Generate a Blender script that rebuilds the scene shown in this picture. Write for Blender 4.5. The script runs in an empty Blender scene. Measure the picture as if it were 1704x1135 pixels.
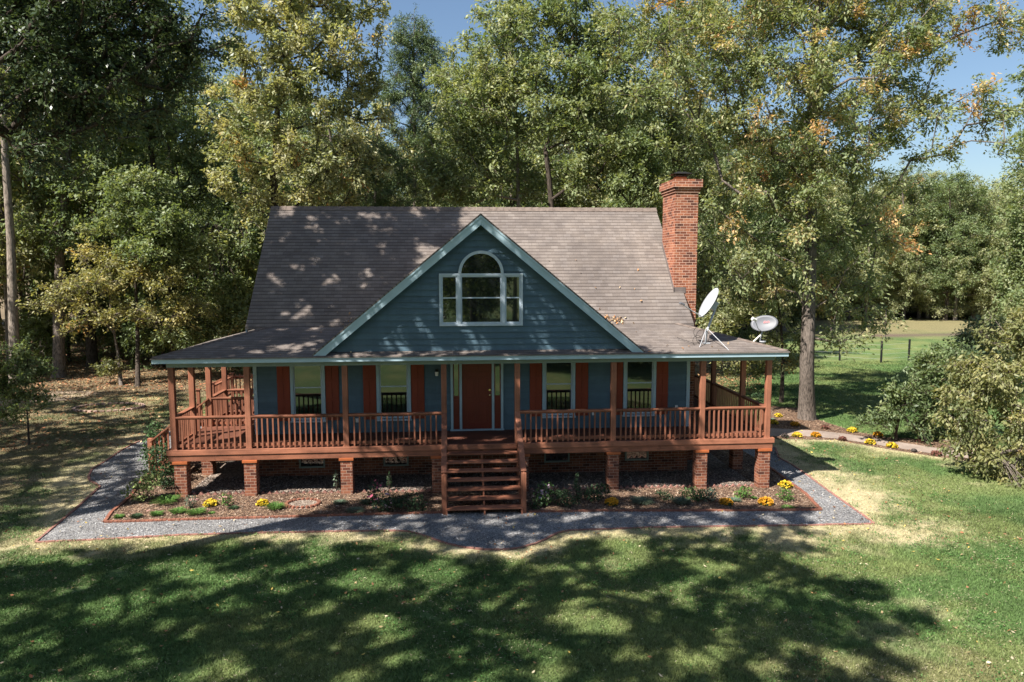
import bpy, math, random
import numpy as np
R_ = math.radians
random.seed(7); rng = np.random.default_rng(7)
scene = bpy.context.scene
C = scene.collection
ZD = 1.30                     # height of the porch deck above the ground datum

# ------------------------------------------------------------------ camera
F, PSI, TH, RO = 1220.6, R_(4.65), R_(5.74), R_(-0.10)
CAM = np.array([0.0, -19.1, ZD + 4.646])
fw = np.array([math.sin(PSI)*math.cos(TH), math.cos(PSI)*math.cos(TH), -math.sin(TH)])
r0 = np.array([math.cos(PSI), -math.sin(PSI), 0.0]); u0 = np.cross(r0, fw)
rt = r0*math.cos(RO)+u0*math.sin(RO); up = u0*math.cos(RO)-r0*math.sin(RO)
cam_d = bpy.data.cameras.new('camera'); cam = bpy.data.objects.new('camera', cam_d); C.objects.link(cam)
from mathutils import Matrix, Vector
cam.matrix_world = Matrix(((rt[0], up[0], -fw[0], CAM[0]), (rt[1], up[1], -fw[1], CAM[1]), (rt[2], up[2], -fw[2], CAM[2]), (0, 0, 0, 1)))
cam_d.sensor_width = 36; cam_d.lens = 36*F/1704; cam_d.clip_end = 3000; cam_d.clip_start = .1
scene.camera = cam

# ------------------------------------------------------------------ sky, sun, exposure
world = bpy.data.worlds.new('World'); scene.world = world; world.use_nodes = True
nt = world.node_tree; bg = nt.nodes['Background']
sky = nt.nodes.new('ShaderNodeTexSky'); sky.sky_type = 'NISHITA'; sky.sun_disc = False
SUN = Vector((-.68, -.50, 1.0)).normalized()
sky.sun_elevation = math.asin(SUN.z); sky.sun_rotation = math.atan2(SUN.x, SUN.y)
sky.air_density = 1.15; sky.dust_density = 1.0; sky.ozone_density = 3.5; sky.altitude = 50
nt.links.new(sky.outputs[0], bg.inputs[0]); bg.inputs[1].default_value = 0.058
sl = bpy.data.lights.new('sun', 'SUN'); so = bpy.data.objects.new('sun', sl); C.objects.link(so)
sl.energy = 5.0; sl.angle = R_(.5); sl.color = (1.0, .945, .87)
so.rotation_euler = SUN.to_track_quat('Z', 'Y').to_euler()
scene.view_settings.view_transform = 'Standard'; scene.view_settings.look = 'None'
scene.view_settings.exposure = 1.27; scene.view_settings.gamma = 1
cy = scene.cycles
cy.max_bounces = 6; cy.diffuse_bounces = 2; cy.glossy_bounces = 3; cy.transmission_bounces = 3; cy.transparent_max_bounces = 4
cy.sample_clamp_indirect = 4

# ------------------------------------------------------------------ survey helpers
def ray(x, y): return fw + rt*(x-852)/F + up*(567.5-y)/F
def gz(x): return -.011*min(max(x, -12), 14)
def gzv(x): return -.011*np.clip(x, -12, 14)
def G(x, y):                  # where the ground is seen at a photo position
    d = ray(x, y); z = 0
    for _ in range(4):
        t = (z-CAM[2])/d[2]; p = CAM+d*t; z = gz(p[0])
    return (p[0], p[1], z)
def W(x, y, Y):               # point at depth Y
    d = ray(x, y); t = (Y-CAM[1])/d[1]; return CAM+d*t

# ------------------------------------------------------------------ materials
def mat(name, base=(.5, .5, .5), rough=.7, spec=.3):
    m = bpy.data.materials.new(name); m.use_nodes = True
    b = m.node_tree.nodes['Principled BSDF']
    b.inputs['Base Color'].default_value = (*base, 1); b.inputs['Roughness'].default_value = rough
    b.inputs['Specular IOR Level'].default_value = spec
    return m
def N(m, t, **k):
    n = m.node_tree.nodes.new(t)
    for a, v in k.items():
        if a in n.inputs: n.inputs[a].default_value = v
        else: setattr(n, a, v)
    return n
def Lk(m, a, b): m.node_tree.links.new(a, b)
def ramp(m, fac, stops):
    r = N(m, 'ShaderNodeValToRGB'); e = r.color_ramp.elements
    while len(e) < len(stops): e.new(.5)
    for i, (p, c) in enumerate(stops): e[i].position = p; e[i].color = (*c, 1)
    Lk(m, fac, r.inputs[0]); return r.outputs[0]
def mix(m, a, b, fac, mode='MIX'):
    x = N(m, 'ShaderNodeMix', data_type='RGBA', blend_type=mode)
    for s, v in ((0, fac), (6, a), (7, b)):
        if hasattr(v, 'links') or hasattr(v, 'is_linked'): Lk(m, v, x.inputs[s])
        else: x.inputs[s].default_value = v if s == 0 else (*v, 1)
    return x.outputs[2]
def bsdf(m): return m.node_tree.nodes['Principled BSDF']
def coords(m, kind='Object', scale=(1, 1, 1)):
    t = N(m, 'ShaderNodeTexCoord'); mp = N(m, 'ShaderNodeMapping'); mp.inputs['Scale'].default_value = scale
    Lk(m, t.outputs[kind], mp.inputs[0]); return mp.outputs[0]
def noise(m, vec, scale, detail=4, rough=.6):
    n = N(m, 'ShaderNodeTexNoise', Scale=scale, Detail=detail, Roughness=rough); Lk(m, vec, n.inputs['Vector']); return n.outputs['Fac']
def bump(m, h, strength=.3, dist=.01):
    b = N(m, 'ShaderNodeBump', Strength=strength, Distance=dist); Lk(m, h, b.inputs['Height'])
    Lk(m, b.outputs[0], bsdf(m).inputs['Normal'])

def painted(name, c, var=.12, rough=.55, spec=.35, stretch=(1, 1, 1), scale=3.0, b=.15):
    m = mat(name, c, rough, spec); v = coords(m, 'Object', stretch)
    n = noise(m, v, scale, 6, .65); n2 = noise(m, v, scale*11, 3)
    lo = tuple(x*(1-var*1.6) for x in c); hi = tuple(min(1, x*(1+var)) for x in c)
    c1 = ramp(m, n, [(.3, lo), (.7, hi)])
    c2 = mix(m, c1, tuple(x*.75 for x in c), 0.0)
    mm = N(m, 'ShaderNodeMath', operation='MULTIPLY'); Lk(m, n2, mm.inputs[0]); mm.inputs[1].default_value = .35
    Lk(m, mix(m, c1, tuple(x*.7 for x in c), mm.outputs[0]), bsdf(m).inputs['Base Color'])
    bump(m, n2, b, .004); return m

M = {}
M['siding'] = painted('siding_paint', (.070, .122, .160), .10, .5, .4, (1, 1, 6), 2.2)
def weather(m):
    b = bsdf(m); l = b.inputs['Base Color'].links[0].from_socket; v = coords(m, 'Object', (.9, .9, .25)); n = noise(m, v, 3.2, 6, .75)
    t = N(m, 'ShaderNodeTexCoord'); br = N(m, 'ShaderNodeTexBrick', Scale=1.0); br.offset = .37; sp = N(m, 'ShaderNodeSeparateXYZ'); Lk(m, t.outputs['Object'], sp.inputs[0]); cb = N(m, 'ShaderNodeCombineXYZ')
    ad = N(m, 'ShaderNodeMath', operation='ADD'); Lk(m, sp.outputs[0], ad.inputs[0]); Lk(m, sp.outputs[1], ad.inputs[1]); Lk(m, ad.outputs[0], cb.inputs[0]); Lk(m, sp.outputs[2], cb.inputs[1]); Lk(m, cb.outputs[0], br.inputs['Vector'])
    br.inputs['Brick Width'].default_value = 3.1; br.inputs['Row Height'].default_value = .158; br.inputs['Mortar Size'].default_value = .004; br.inputs['Color1'].default_value = (.86, .87, .88, 1); br.inputs['Color2'].default_value = (1.08, 1.07, 1.06, 1); br.inputs['Mortar'].default_value = (.8, .8, .8, 1)
    c = mix(m, l, br.outputs['Color'], 1.0, 'MULTIPLY'); c = mix(m, c, ramp(m, n, [(.3, (.80, .80, .79)), (.55, (1, 1, 1)), (.8, (1.14, 1.13, 1.1))]), 1.0, 'MULTIPLY'); Lk(m, c, b.inputs['Base Color'])
weather(M['siding'])
M['trim'] = painted('trim_paint', (.36, .48, .54), .07, .45, .4)
M['vinyl'] = painted('window_frame_vinyl', (.42, .49, .56), .05, .4, .4)
M['olive'] = painted('soffit_paint', (.20, .25, .22), .08, .6, .3)
M['shutter'] = painted('shutter_paint', (.23, .040, .017), .12, .55, .3, (1, 1, .3), 4)
M['door'] = painted('door_paint', (.17, .025, .014), .08, .4, .4)
M['metal'] = painted('metal_grey', (.42, .43, .45), .08, .35, .6)
M['dishpaint'] = painted('dish_paint', (.40, .41, .43), .05, .45, .4)
M['dishgrey'] = painted('dish_grey', (.13, .135, .15), .06, .5, .4)
M['black'] = painted('black_metal', (.015, .015, .016), .2, .5, .4)
M['brass'] = mat('brass', (.8, .6, .3), .25, .5); bsdf(M['brass']).inputs['Metallic'].default_value = 1
M['redprint'] = mat('red_print', (.50, .16, .17), .5)
M['white'] = painted('white_plastic', (.72, .70, .66), .05, .4)
M['terracotta'] = painted('terracotta', (.50, .20, .09), .15, .8)
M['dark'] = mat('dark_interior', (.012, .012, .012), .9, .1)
M['curtain'] = mat('curtain', (.35, .35, .35), .9, .1)

def wood(name, c, along):
    m = mat(name, c, .62, .25)
    s = [14, 14, 14]; s['xyz'.index(along)] = .9
    v = coords(m, 'Object', tuple(s)); n = noise(m, v, 1.6, 6, .7)
    v2 = coords(m, 'Object'); n2 = noise(m, v2, 1.3, 4, .6)
    a = ramp(m, n, [(.25, tuple(x*.55 for x in c)), (.5, c), (.8, tuple(min(1, x*1.35) for x in c))])
    b = ramp(m, n2, [(.3, (.62, .60, .60)), (.7, (1.15, 1.1, 1.05))])
    oi = N(m, 'ShaderNodeObjectInfo'); rr = ramp(m, oi.outputs['Random'], [(0, (.74, .72, .72)), (.5, (1, 1, 1)), (1, (1.18, 1.2, 1.22))])
    kn = noise(m, coords(m, 'Object'), 7, 3, .7); kk = ramp(m, kn, [(.25, (.62, .6, .6)), (.4, (1, 1, 1)), (.72, (1, 1, 1)), (.85, (1.25, 1.22, 1.2))])
    c_ = mix(m, mix(m, mix(m, a, b, 1.0, 'MULTIPLY'), rr, 1.0, 'MULTIPLY'), kk, 1.0, 'MULTIPLY')
    Lk(m, c_, bsdf(m).inputs['Base Color'])
    bump(m, n, .45, .005); return m
CED = (.285, .118, .070)
M['woodx'] = wood('cedar_stain_x', CED, 'x'); M['woody'] = wood('cedar_stain_y', CED, 'y'); M['woodz'] = wood('cedar_stain_z', CED, 'z')
M['deck'] = wood('deck_boards', (.19, .080, .052), 'x')
M['cap'] = wood('post_cap_wood', (.44, .13, .045), 'x')

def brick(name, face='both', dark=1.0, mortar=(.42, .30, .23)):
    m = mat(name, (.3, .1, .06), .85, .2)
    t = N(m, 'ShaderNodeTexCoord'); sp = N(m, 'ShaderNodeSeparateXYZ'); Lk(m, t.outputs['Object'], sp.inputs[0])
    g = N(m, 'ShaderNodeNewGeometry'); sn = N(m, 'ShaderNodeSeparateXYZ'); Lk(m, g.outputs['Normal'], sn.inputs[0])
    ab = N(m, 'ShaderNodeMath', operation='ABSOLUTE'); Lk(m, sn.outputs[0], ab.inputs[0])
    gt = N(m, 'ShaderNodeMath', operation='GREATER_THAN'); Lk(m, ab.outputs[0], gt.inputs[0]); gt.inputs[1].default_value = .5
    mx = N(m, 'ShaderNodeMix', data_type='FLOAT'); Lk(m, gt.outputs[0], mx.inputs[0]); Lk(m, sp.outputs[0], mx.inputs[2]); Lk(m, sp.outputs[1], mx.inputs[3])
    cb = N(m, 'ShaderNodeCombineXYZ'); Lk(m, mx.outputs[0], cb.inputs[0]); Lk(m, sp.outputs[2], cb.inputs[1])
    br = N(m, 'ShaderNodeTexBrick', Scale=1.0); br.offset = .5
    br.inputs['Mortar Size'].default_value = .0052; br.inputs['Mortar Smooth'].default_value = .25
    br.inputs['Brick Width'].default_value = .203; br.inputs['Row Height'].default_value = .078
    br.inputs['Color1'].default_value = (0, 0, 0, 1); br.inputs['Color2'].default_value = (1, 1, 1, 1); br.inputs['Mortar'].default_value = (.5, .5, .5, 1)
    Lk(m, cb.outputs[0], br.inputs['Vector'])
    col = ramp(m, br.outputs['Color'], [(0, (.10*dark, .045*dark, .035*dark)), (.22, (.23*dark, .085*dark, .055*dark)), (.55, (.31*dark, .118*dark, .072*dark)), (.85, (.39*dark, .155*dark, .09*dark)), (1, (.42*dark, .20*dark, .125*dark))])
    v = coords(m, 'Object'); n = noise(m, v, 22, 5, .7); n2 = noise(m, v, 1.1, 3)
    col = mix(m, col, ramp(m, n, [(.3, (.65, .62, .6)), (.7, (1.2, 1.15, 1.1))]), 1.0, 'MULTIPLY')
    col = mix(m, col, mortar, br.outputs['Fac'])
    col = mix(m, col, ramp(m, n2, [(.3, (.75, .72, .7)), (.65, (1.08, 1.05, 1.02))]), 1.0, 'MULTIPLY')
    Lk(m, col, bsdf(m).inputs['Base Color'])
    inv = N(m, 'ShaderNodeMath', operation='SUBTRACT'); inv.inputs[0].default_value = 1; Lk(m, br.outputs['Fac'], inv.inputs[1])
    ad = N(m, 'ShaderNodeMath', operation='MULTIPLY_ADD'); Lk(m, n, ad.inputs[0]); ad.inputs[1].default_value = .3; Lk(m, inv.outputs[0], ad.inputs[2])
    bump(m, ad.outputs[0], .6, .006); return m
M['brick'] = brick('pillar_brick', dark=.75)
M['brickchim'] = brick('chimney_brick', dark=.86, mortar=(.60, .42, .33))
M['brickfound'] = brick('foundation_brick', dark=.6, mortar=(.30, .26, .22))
M['edgebrick'] = painted('edging_brick', (.29, .145, .115), .3, .85, .2, (1, 1, 1), 6)

def shingle():
    m = mat('asphalt_shingle', (.2, .17, .15), .95, .15)
    t = N(m, 'ShaderNodeTexCoord'); uv = t.outputs['UV']
    br = N(m, 'ShaderNodeTexBrick', Scale=1.0); br.offset = .37; br.offset_frequency = 2
    br.inputs['Mortar Size'].default_value = .007; br.inputs['Mortar Smooth'].default_value = .3
    br.inputs['Brick Width'].default_value = .23; br.inputs['Row Height'].default_value = .135
    br.inputs['Color1'].default_value = (0, 0, 0, 1); br.inputs['Color2'].default_value = (1, 1, 1, 1)
    Lk(m, uv, br.inputs['Vector'])
    c = ramp(m, br.outputs['Color'], [(0, (.166, .143, .128)), (.5, (.188, .163, .147)), (1, (.214, .188, .171))])
    n = noise(m, uv, 60, 3, .7); n2 = noise(m, uv, .55, 5, .6); n3 = noise(m, uv, 2.4, 4, .6)
    c = mix(m, c, ramp(m, n, [(.3, (.7, .7, .7)), (.7, (1.2, 1.2, 1.2))]), 1.0, 'MULTIPLY')
    c = mix(m, c, ramp(m, n2, [(.3, (.72, .71, .72)), (.7, (1.12, 1.1, 1.08))]), 1.0, 'MULTIPLY')
    c = mix(m, c, ramp(m, n3, [(.35, (.85, .85, .86)), (.7, (1.08, 1.07, 1.05))]), 1.0, 'MULTIPLY')
    # only the horizontal lap lines read dark
    sp = N(m, 'ShaderNodeSeparateXYZ'); Lk(m, uv, sp.inputs[0])
    fr = N(m, 'ShaderNodeMath', operation='DIVIDE'); Lk(m, sp.outputs[1], fr.inputs[0]); fr.inputs[1].default_value = .135
    f2 = N(m, 'ShaderNodeMath', operation='FRACT'); Lk(m, fr.outputs[0], f2.inputs[0])
    ln = ramp(m, f2.outputs[0], [(0, (.34, .32, .32)), (.13, (.45, .43, .42)), (.2, (1, 1, 1)), (1, (1.05, 1.05, 1.05))])
    c = mix(m, c, ln, 1.0, 'MULTIPLY')
    mf = N(m, 'ShaderNodeMath', operation='MULTIPLY'); Lk(m, br.outputs['Fac'], mf.inputs[0]); mf.inputs[1].default_value = .22
    c = mix(m, c, (.09, .075, .065), mf.outputs[0])
    Lk(m, c, bsdf(m).inputs['Base Color'])
    s2 = N(m, 'ShaderNodeMath', operation='MULTIPLY_ADD'); Lk(m, n, s2.inputs[0]); s2.inputs[1].default_value = .25; 
    iv = N(m, 'ShaderNodeMath', operation='SUBTRACT'); iv.inputs[0].default_value = 1; Lk(m, f2.outputs[0], iv.inputs[1]); Lk(m, iv.outputs[0], s2.inputs[2])
    bump(m, s2.outputs[0], .7, .012); return m
M['shingle'] = shingle()

def glass():
    m = mat('window_glass', (.010, .012, .012), .03, .5)
    b = bsdf(m); b.inputs['IOR'].default_value = 1.6; b.inputs['Coat Weight'].default_value = 1; b.inputs['Coat Roughness'].default_value = .015; b.inputs['Coat IOR'].default_value = 1.75
    n = noise(m, coords(m, 'Object'), 1.2, 2); bump(m, n, .05, .02); return m
M['glass'] = glass()

def ground_mat(name, stops, sc, bscale, bstr, sc2=.9, rough=.95):
    m = mat(name, (.2, .2, .2), rough, .1); v = coords(m, 'Object')
    vo = N(m, 'ShaderNodeTexVoronoi', Scale=sc); Lk(m, v, vo.inputs['Vector'])
    sp = N(m, 'ShaderNodeSeparateColor'); Lk(m, vo.outputs['Color'], sp.inputs[0])
    c = ramp(m, sp.outputs[0], stops); n = noise(m, v, sc2, 6, .7)
    c = mix(m, c, ramp(m, n, [(.3, (.68, .66, .64)), (.7, (1.15, 1.14, 1.12))]), 1.0, 'MULTIPLY')
    Lk(m, c, bsdf(m).inputs['Base Color']); bump(m, vo.outputs['Distance'], bstr, bscale); return m
M['gravel'] = ground_mat('gravel', [(0, (.10, .10, .105)), (.35, (.225, .225, .232)), (.7, (.315, .315, .32)), (1, (.48, .475, .465))], 46, .03, 1.0)
M['pebble'] = ground_mat('under_porch_gravel', [(0, (.10, .08, .07)), (.4, (.22, .17, .14)), (.8, (.34, .28, .23)), (1, (.45, .40, .34))], 30, .03, 1.0)
M['mulch'] = ground_mat('mulch', [(0, (.06, .038, .027)), (.4, (.135, .085, .06)), (.8, (.24, .16, .11)), (1, (.42, .29, .19))], 26, .04, 1.0)
M['concrete'] = ground_mat('path_concrete', [(0, (.26, .21, .18)), (1, (.34, .28, .24))], 60, .01, .3)
M['dirt'] = ground_mat('dirt_track', [(0, (.28, .21, .15)), (1, (.42, .33, .25))], 30, .02, .5)

def attr_mat(name, attr='tone', rough=.9, transl=0.0, spec=.2, nsc=9.0):
    m = mat(name, (.1, .1, .1), rough, spec)
    a = N(m, 'ShaderNodeAttribute', attribute_name=attr)
    c = a.outputs['Color']
    if nsc:
        v = coords(m, 'Object'); n = noise(m, v, nsc, 6, .75); n2 = noise(m, v, nsc*7, 3, .7)
        c = mix(m, c, ramp(m, n, [(.3, (.70, .72, .68)), (.7, (1.18, 1.15, 1.15))]), 1.0, 'MULTIPLY')
        c = mix(m, c, ramp(m, n2, [(.3, (.62, .64, .6)), (.7, (1.25, 1.25, 1.2))]), 1.0, 'MULTIPLY')
        bump(m, n2, .8, .03)
    Lk(m, c, bsdf(m).inputs['Base Color'])
    if transl:
        tr = N(m, 'ShaderNodeBsdfTranslucent'); Lk(m, c, tr.inputs[0])
        ms = N(m, 'ShaderNodeMixShader'); ms.inputs[0].default_value = transl
        Lk(m, bsdf(m).outputs[0], ms.inputs[1]); Lk(m, tr.outputs[0], ms.inputs[2])
        Lk(m, ms.outputs[0], m.node_tree.nodes['Material Output'].inputs[0])
    return m
M['lawn'] = attr_mat('lawn_soil_and_turf', nsc=5.0)
M['blade'] = attr_mat('grass_blade', rough=.6, transl=.25, spec=.2, nsc=0)
M['litter'] = attr_mat('fallen_leaf', rough=.7, transl=.1, spec=.25, nsc=0)
M['petal'] = attr_mat('flower_and_leaf', rough=.6, transl=.2, spec=.2, nsc=0)

def leafmat(name, stops, rough=.50, transl=.40, spec=.38):
    m = mat(name, (.1, .1, .05), rough, spec)
    a = N(m, 'ShaderNodeAttribute', attribute_name='tint'); c = ramp(m, a.outputs['Fac'], [(p_, tuple(min(.6, 1.50*(q_*.78+.22*sum(c_)/3)) for q_ in c_)) for p_, c_ in stops])
    Lk(m, c, bsdf(m).inputs['Base Color'])
    tr = N(m, 'ShaderNodeBsdfTranslucent')
    Lk(m, mix(m, c, (1.35, 1.3, .62), 1.0, 'MULTIPLY'), tr.inputs[0])
    ms = N(m, 'ShaderNodeMixShader'); ms.inputs[0].default_value = transl
    Lk(m, bsdf(m).outputs[0], ms.inputs[1]); Lk(m, tr.outputs[0], ms.inputs[2])
    Lk(m, ms.outputs[0], m.node_tree.nodes['Material Output'].inputs[0]); return m
DG, MG, OG, YG, OR = (.058, .092, .034), (.112, .160, .052), (.185, .210, .080), (.31, .29, .10), (.46, .22, .06)
M['leaf_green'] = leafmat('leaf_green', [(0, DG), (.4, MG), (.8, OG), (1, (.26, .27, .12))])
M['leaf_olive'] = leafmat('leaf_olive', [(0, (.08, .10, .04)), (.35, OG), (.7, (.28, .26, .12)), (.92, YG), (1, OR)])
M['leaf_autumn'] = leafmat('leaf_autumn', [(0, MG), (.35, OG), (.65, YG), (.85, (.36, .25, .08)), (1, OR)])
M['leaf_oak'] = leafmat('leaf_oak', [(0, (.06, .095, .034)), (.4, (.13, .17, .06)), (.70, (.19, .215, .08)), (.88, (.36, .27, .10)), (1, OR)])
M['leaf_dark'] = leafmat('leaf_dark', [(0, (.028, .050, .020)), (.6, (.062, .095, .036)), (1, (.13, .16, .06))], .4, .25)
M['leaf_pine'] = leafmat('pine_needles', [(0, (.035, .07, .025)), (1, (.11, .16, .05))], .55, .15)
M['leaf_yellow'] = leafmat('leaf_yellow', [(0, (.10, .12, .035)), (.5, (.24, .225, .07)), (.85, (.38, .30, .09)), (1, (.5, .24, .05))])
def bark(name, c):
    m = mat(name, c, .95, .1); v = coords(m, 'Object', (9, 9, 1.6)); n = noise(m, v, 2.2, 6, .7)
    Lk(m, ramp(m, n, [(.36, tuple(x*.28 for x in c)), (.5, c), (.72, tuple(min(1, x*1.75) for x in c))]), bsdf(m).inputs['Base Color'])
    bump(m, n, 1.0, .04); return m
M['bark'] = bark('bark_grey_brown', (.155, .128, .108)); M['barkdark'] = bark('bark_dark', (.07, .056, .045)); M['barkpale'] = bark('bark_pale', (.24, .20, .165))

# ------------------------------------------------------------------ object helpers
def empty(name, loc=(0, 0, 0), rz=0):
    o = bpy.data.objects.new(name, None); C.objects.link(o); o.location = loc; o.rotation_euler = (0, 0, rz); o.empty_display_size = .2; return o
def tag(o, label=None, cat=None, group=None, kind=None):
    if label: o['label'] = label
    if cat: o['category'] = cat
    if group: o['group'] = group
    if kind: o['kind'] = kind
    return o
def place(o, parent, off):
    C.objects.link(o)
    if parent is not None: o.parent = parent
    o.location = off
    return o
class MB:
    def __init__(s): s.v = []; s.f = []; s.uv = None
    def add(s, vs, fs):
        n = len(s.v); s.v += [tuple(map(float, p)) for p in vs]; s.f += [tuple(n+i for i in f) for f in fs]; return s
    def box(s, x0, x1, y0, y1, z0, z1):
        return s.add([(x0, y0, z0), (x1, y0, z0), (x1, y1, z0), (x0, y1, z0), (x0, y0, z1), (x1, y0, z1), (x1, y1, z1), (x0, y1, z1)],
                     [(0, 3, 2, 1), (4, 5, 6, 7), (0, 1, 5, 4), (1, 2, 6, 5), (2, 3, 7, 6), (3, 0, 4, 7)])
    def hexa(s, lo, hi):      # 4 lower points (ccw), 4 upper points
        return s.add(list(lo)+list(hi), [(0, 3, 2, 1), (4, 5, 6, 7), (0, 1, 5, 4), (1, 2, 6, 5), (2, 3, 7, 6), (3, 0, 4, 7)])
    def bar(s, a, b, w, h, upv=(0, 0, 1)):
        a, b = np.array(a, float), np.array(b, float); d = b-a; d /= np.linalg.norm(d); sd = np.cross(d, upv); sd /= np.linalg.norm(sd); u = np.cross(sd, d)
        q = lambda p: [p-sd*w/2-u*h/2, p+sd*w/2-u*h/2, p+sd*w/2+u*h/2, p-sd*w/2+u*h/2]
        A, B = q(a), q(b)
        return s.add(A+B, [(0, 1, 2, 3), (7, 6, 5, 4), (1, 0, 4, 5), (2, 1, 5, 6), (3, 2, 6, 7), (0, 3, 7, 4)])
    def tube(s, pts, rs, n=8, cap=True):
        pts = [np.array(p, float) for p in pts]; rs = [rs]*len(pts) if np.isscalar(rs) else rs
        base = len(s.v); pd = None
        for i, p in enumerate(pts):
            d = pts[min(i+1, len(pts)-1)]-pts[max(i-1, 0)]; d = d/np.linalg.norm(d)
            a = np.cross(d, (0, 0, 1)) if abs(d[2]) < .9 else np.cross(d, (1, 0, 0)); a /= np.linalg.norm(a)
            if pd is not None:
                a = pd-d*np.dot(pd, d); a /= np.linalg.norm(a)
            pd = a; b = np.cross(d, a)
            for k in range(n):
                t = 2*math.pi*k/n; s.v.append(tuple(p+rs[i]*(math.cos(t)*a+math.sin(t)*b)))
        for i in range(len(pts)-1):
            for k in range(n):
                j = (k+1) % n; s.f.append((base+i*n+k, base+i*n+j, base+(i+1)*n+j, base+(i+1)*n+k))
        if cap: s.f.append(tuple(base+k for k in range(n))[::-1]); s.f.append(tuple(base+(len(pts)-1)*n+k for k in range(n)))
        return s
    def mesh(s, name, m, smooth=False):
        me = bpy.data.meshes.new(name); me.from_pydata(s.v, [], s.f); me.update()
        if m is not None: me.materials.append(m)
        if smooth: me.polygons.foreach_set('use_smooth', [True]*len(me.polygons))
        return me
    def build(s, name, m, parent=None, off=(0, 0, 0), bev=0, smooth=False):
        o = place(bpy.data.objects.new(name, s.mesh(name, m, smooth)), parent, off)
        if bev:
            b = o.modifiers.new('bevel', 'BEVEL'); b.width = bev; b.segments = 2; b.limit_method = 'ANGLE'
        return o
def npmesh(name, V, Fc, m, attrs=None, smooth=False):
    """V (n,3), Fc (k,3|4) numpy -> mesh; attrs {name: per-face float or colour}"""
    me = bpy.data.meshes.new(name); n, (k, c) = len(V), Fc.shape
    me.vertices.add(n); me.vertices.foreach_set('co', V.astype(np.float32).ravel())
    me.loops.add(k*c); me.loops.foreach_set('vertex_index', Fc.astype(np.int32).ravel())
    me.polygons.add(k); me.polygons.foreach_set('loop_start', np.arange(0, k*c, c, dtype=np.int32))
    if smooth: me.polygons.foreach_set('use_smooth', np.ones(k, bool))
    me.update(calc_edges=True)
    for a, v in (attrs or {}).items():
        v = np.asarray(v, np.float32)
        dom = 'FACE' if len(v) == k else 'POINT'
        if v.ndim == 1: at = me.attributes.new(a, 'FLOAT', dom); at.data.foreach_set('value', v)
        else:
            at = me.attributes.new(a, 'FLOAT_COLOR', dom); at.data.foreach_set('color', np.concatenate([v, np.ones((len(v), 1), np.float32)], 1).ravel())
    me.materials.append(m); return me
def vnoise(x, y, s, seed=0):  # smooth value noise in numpy
    r = np.random.default_rng(seed).random((256, 256)); x = np.asarray(x)/s+1000; y = np.asarray(y)/s+1000
    xi, yi = np.floor(x).astype(int), np.floor(y).astype(int); fx, fy = x-xi, y-yi; fx = fx*fx*(3-2*fx); fy = fy*fy*(3-2*fy)
    g = lambda a, b: r[a % 256, b % 256]
    return (g(xi, yi)*(1-fx)+g(xi+1, yi)*fx)*(1-fy)+(g(xi, yi+1)*(1-fx)+g(xi+1, yi+1)*fx)*fy
def fnoise(x, y, s, seed=0): return .5*vnoise(x, y, s, seed)+.3*vnoise(x, y, s*.47, seed+1)+.2*vnoise(x, y, s*.2, seed+2)
def inside(px, py, poly):
    px, py = np.asarray(px), np.asarray(py); r = np.zeros(px.shape, bool); n = len(poly)
    for i in range(n):
        (x0, y0), (x1, y1) = poly[i][:2], poly[(i+1) % n][:2]
        if y0 == y1: continue
        c = ((y0 > py) != (y1 > py)) & (px < (x1-x0)*(py-y0)/(y1-y0)+x0); r ^= c
    return r
def dist_poly(px, py, pts):
    d = np.full(np.shape(px), 1e9)
    for (x0, y0), (x1, y1) in zip(pts[:-1], pts[1:]):
        vx, vy = x1-x0, y1-y0; t = np.clip(((px-x0)*vx+(py-y0)*vy)/(vx*vx+vy*vy+1e-9), 0, 1)
        d = np.minimum(d, np.hypot(px-x0-t*vx, py-y0-t*vy))
    return d

# ------------------------------------------------------------------ ground plans (world metres)
g2 = lambda L: [G(*p)[:2] for p in L]
walk_left = g2([(59, 903), (127, 846.5), (166.4, 810.4), (159, 805), (150, 801), (147, 794.6), (153, 781), (176, 768), (197, 753), (218, 741)])
walk_left += [(-10.45, 7.5), (-9.9, 9.0)]
walk_front = g2([(59, 903), (176, 898), (300, 891), (450, 887), (600, 884.5), (660, 884), (680, 885), (700, 890), (722, 898), (745, 906), (775, 912), (805, 915), (835, 915.5), (862, 913), (890, 906), (912, 896), (930, 887), (948, 883), (1100, 878), (1300, 875.5), (1455, 872.5)])
walk_right = g2([(1455, 872.5), (1439, 860), (1409, 839), (1379.5, 818), (1346, 793), (1317, 773), (1296, 762)]) + [(10.75, 4.2), (10.75, 6.1)]
walk_poly = list(reversed(walk_left)) + walk_front[1:] + walk_right[1:] + [(9.0, 6.1), (9.0, 3), (-7.6, 3), (-7.9, 9.0)]
bed_left = g2([(174, 870), (185, 854), (197, 844), (216.5, 828), (229, 810), (246, 789)])
bed_front = g2([(174, 870), (300, 866), (450, 862), (600, 857.5), (735, 854), (880, 853), (1000, 851), (1180, 851), (1366, 849.5)])
bed_right = g2([(1366, 849.5), (1340, 822), (1312, 802), (1295, 789)])+[(9.55, 3.0), (9.5, 5.0)]
bed_poly = [(-8.3, 3.9)]+list(reversed(bed_left))+bed_front[1:]+bed_right[1:]+[(6.0, 5.0), (-5.0, 4.0)]
zz = lambda L: [(1280+x/4.02, 680+y/4.02) for x, y in L]
cpath_up = g2(zz([(0, 132), (330, 150), (500, 168), (800, 215), (1100, 262), (1350, 290), (1500, 305), (1700, 335)]))
cpath_lo = g2(zz([(0, 186), (240, 186), (450, 202), (640, 230), (800, 256), (1000, 288), (1180, 314), (1350, 336), (1500, 352), (1700, 385)]))
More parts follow.
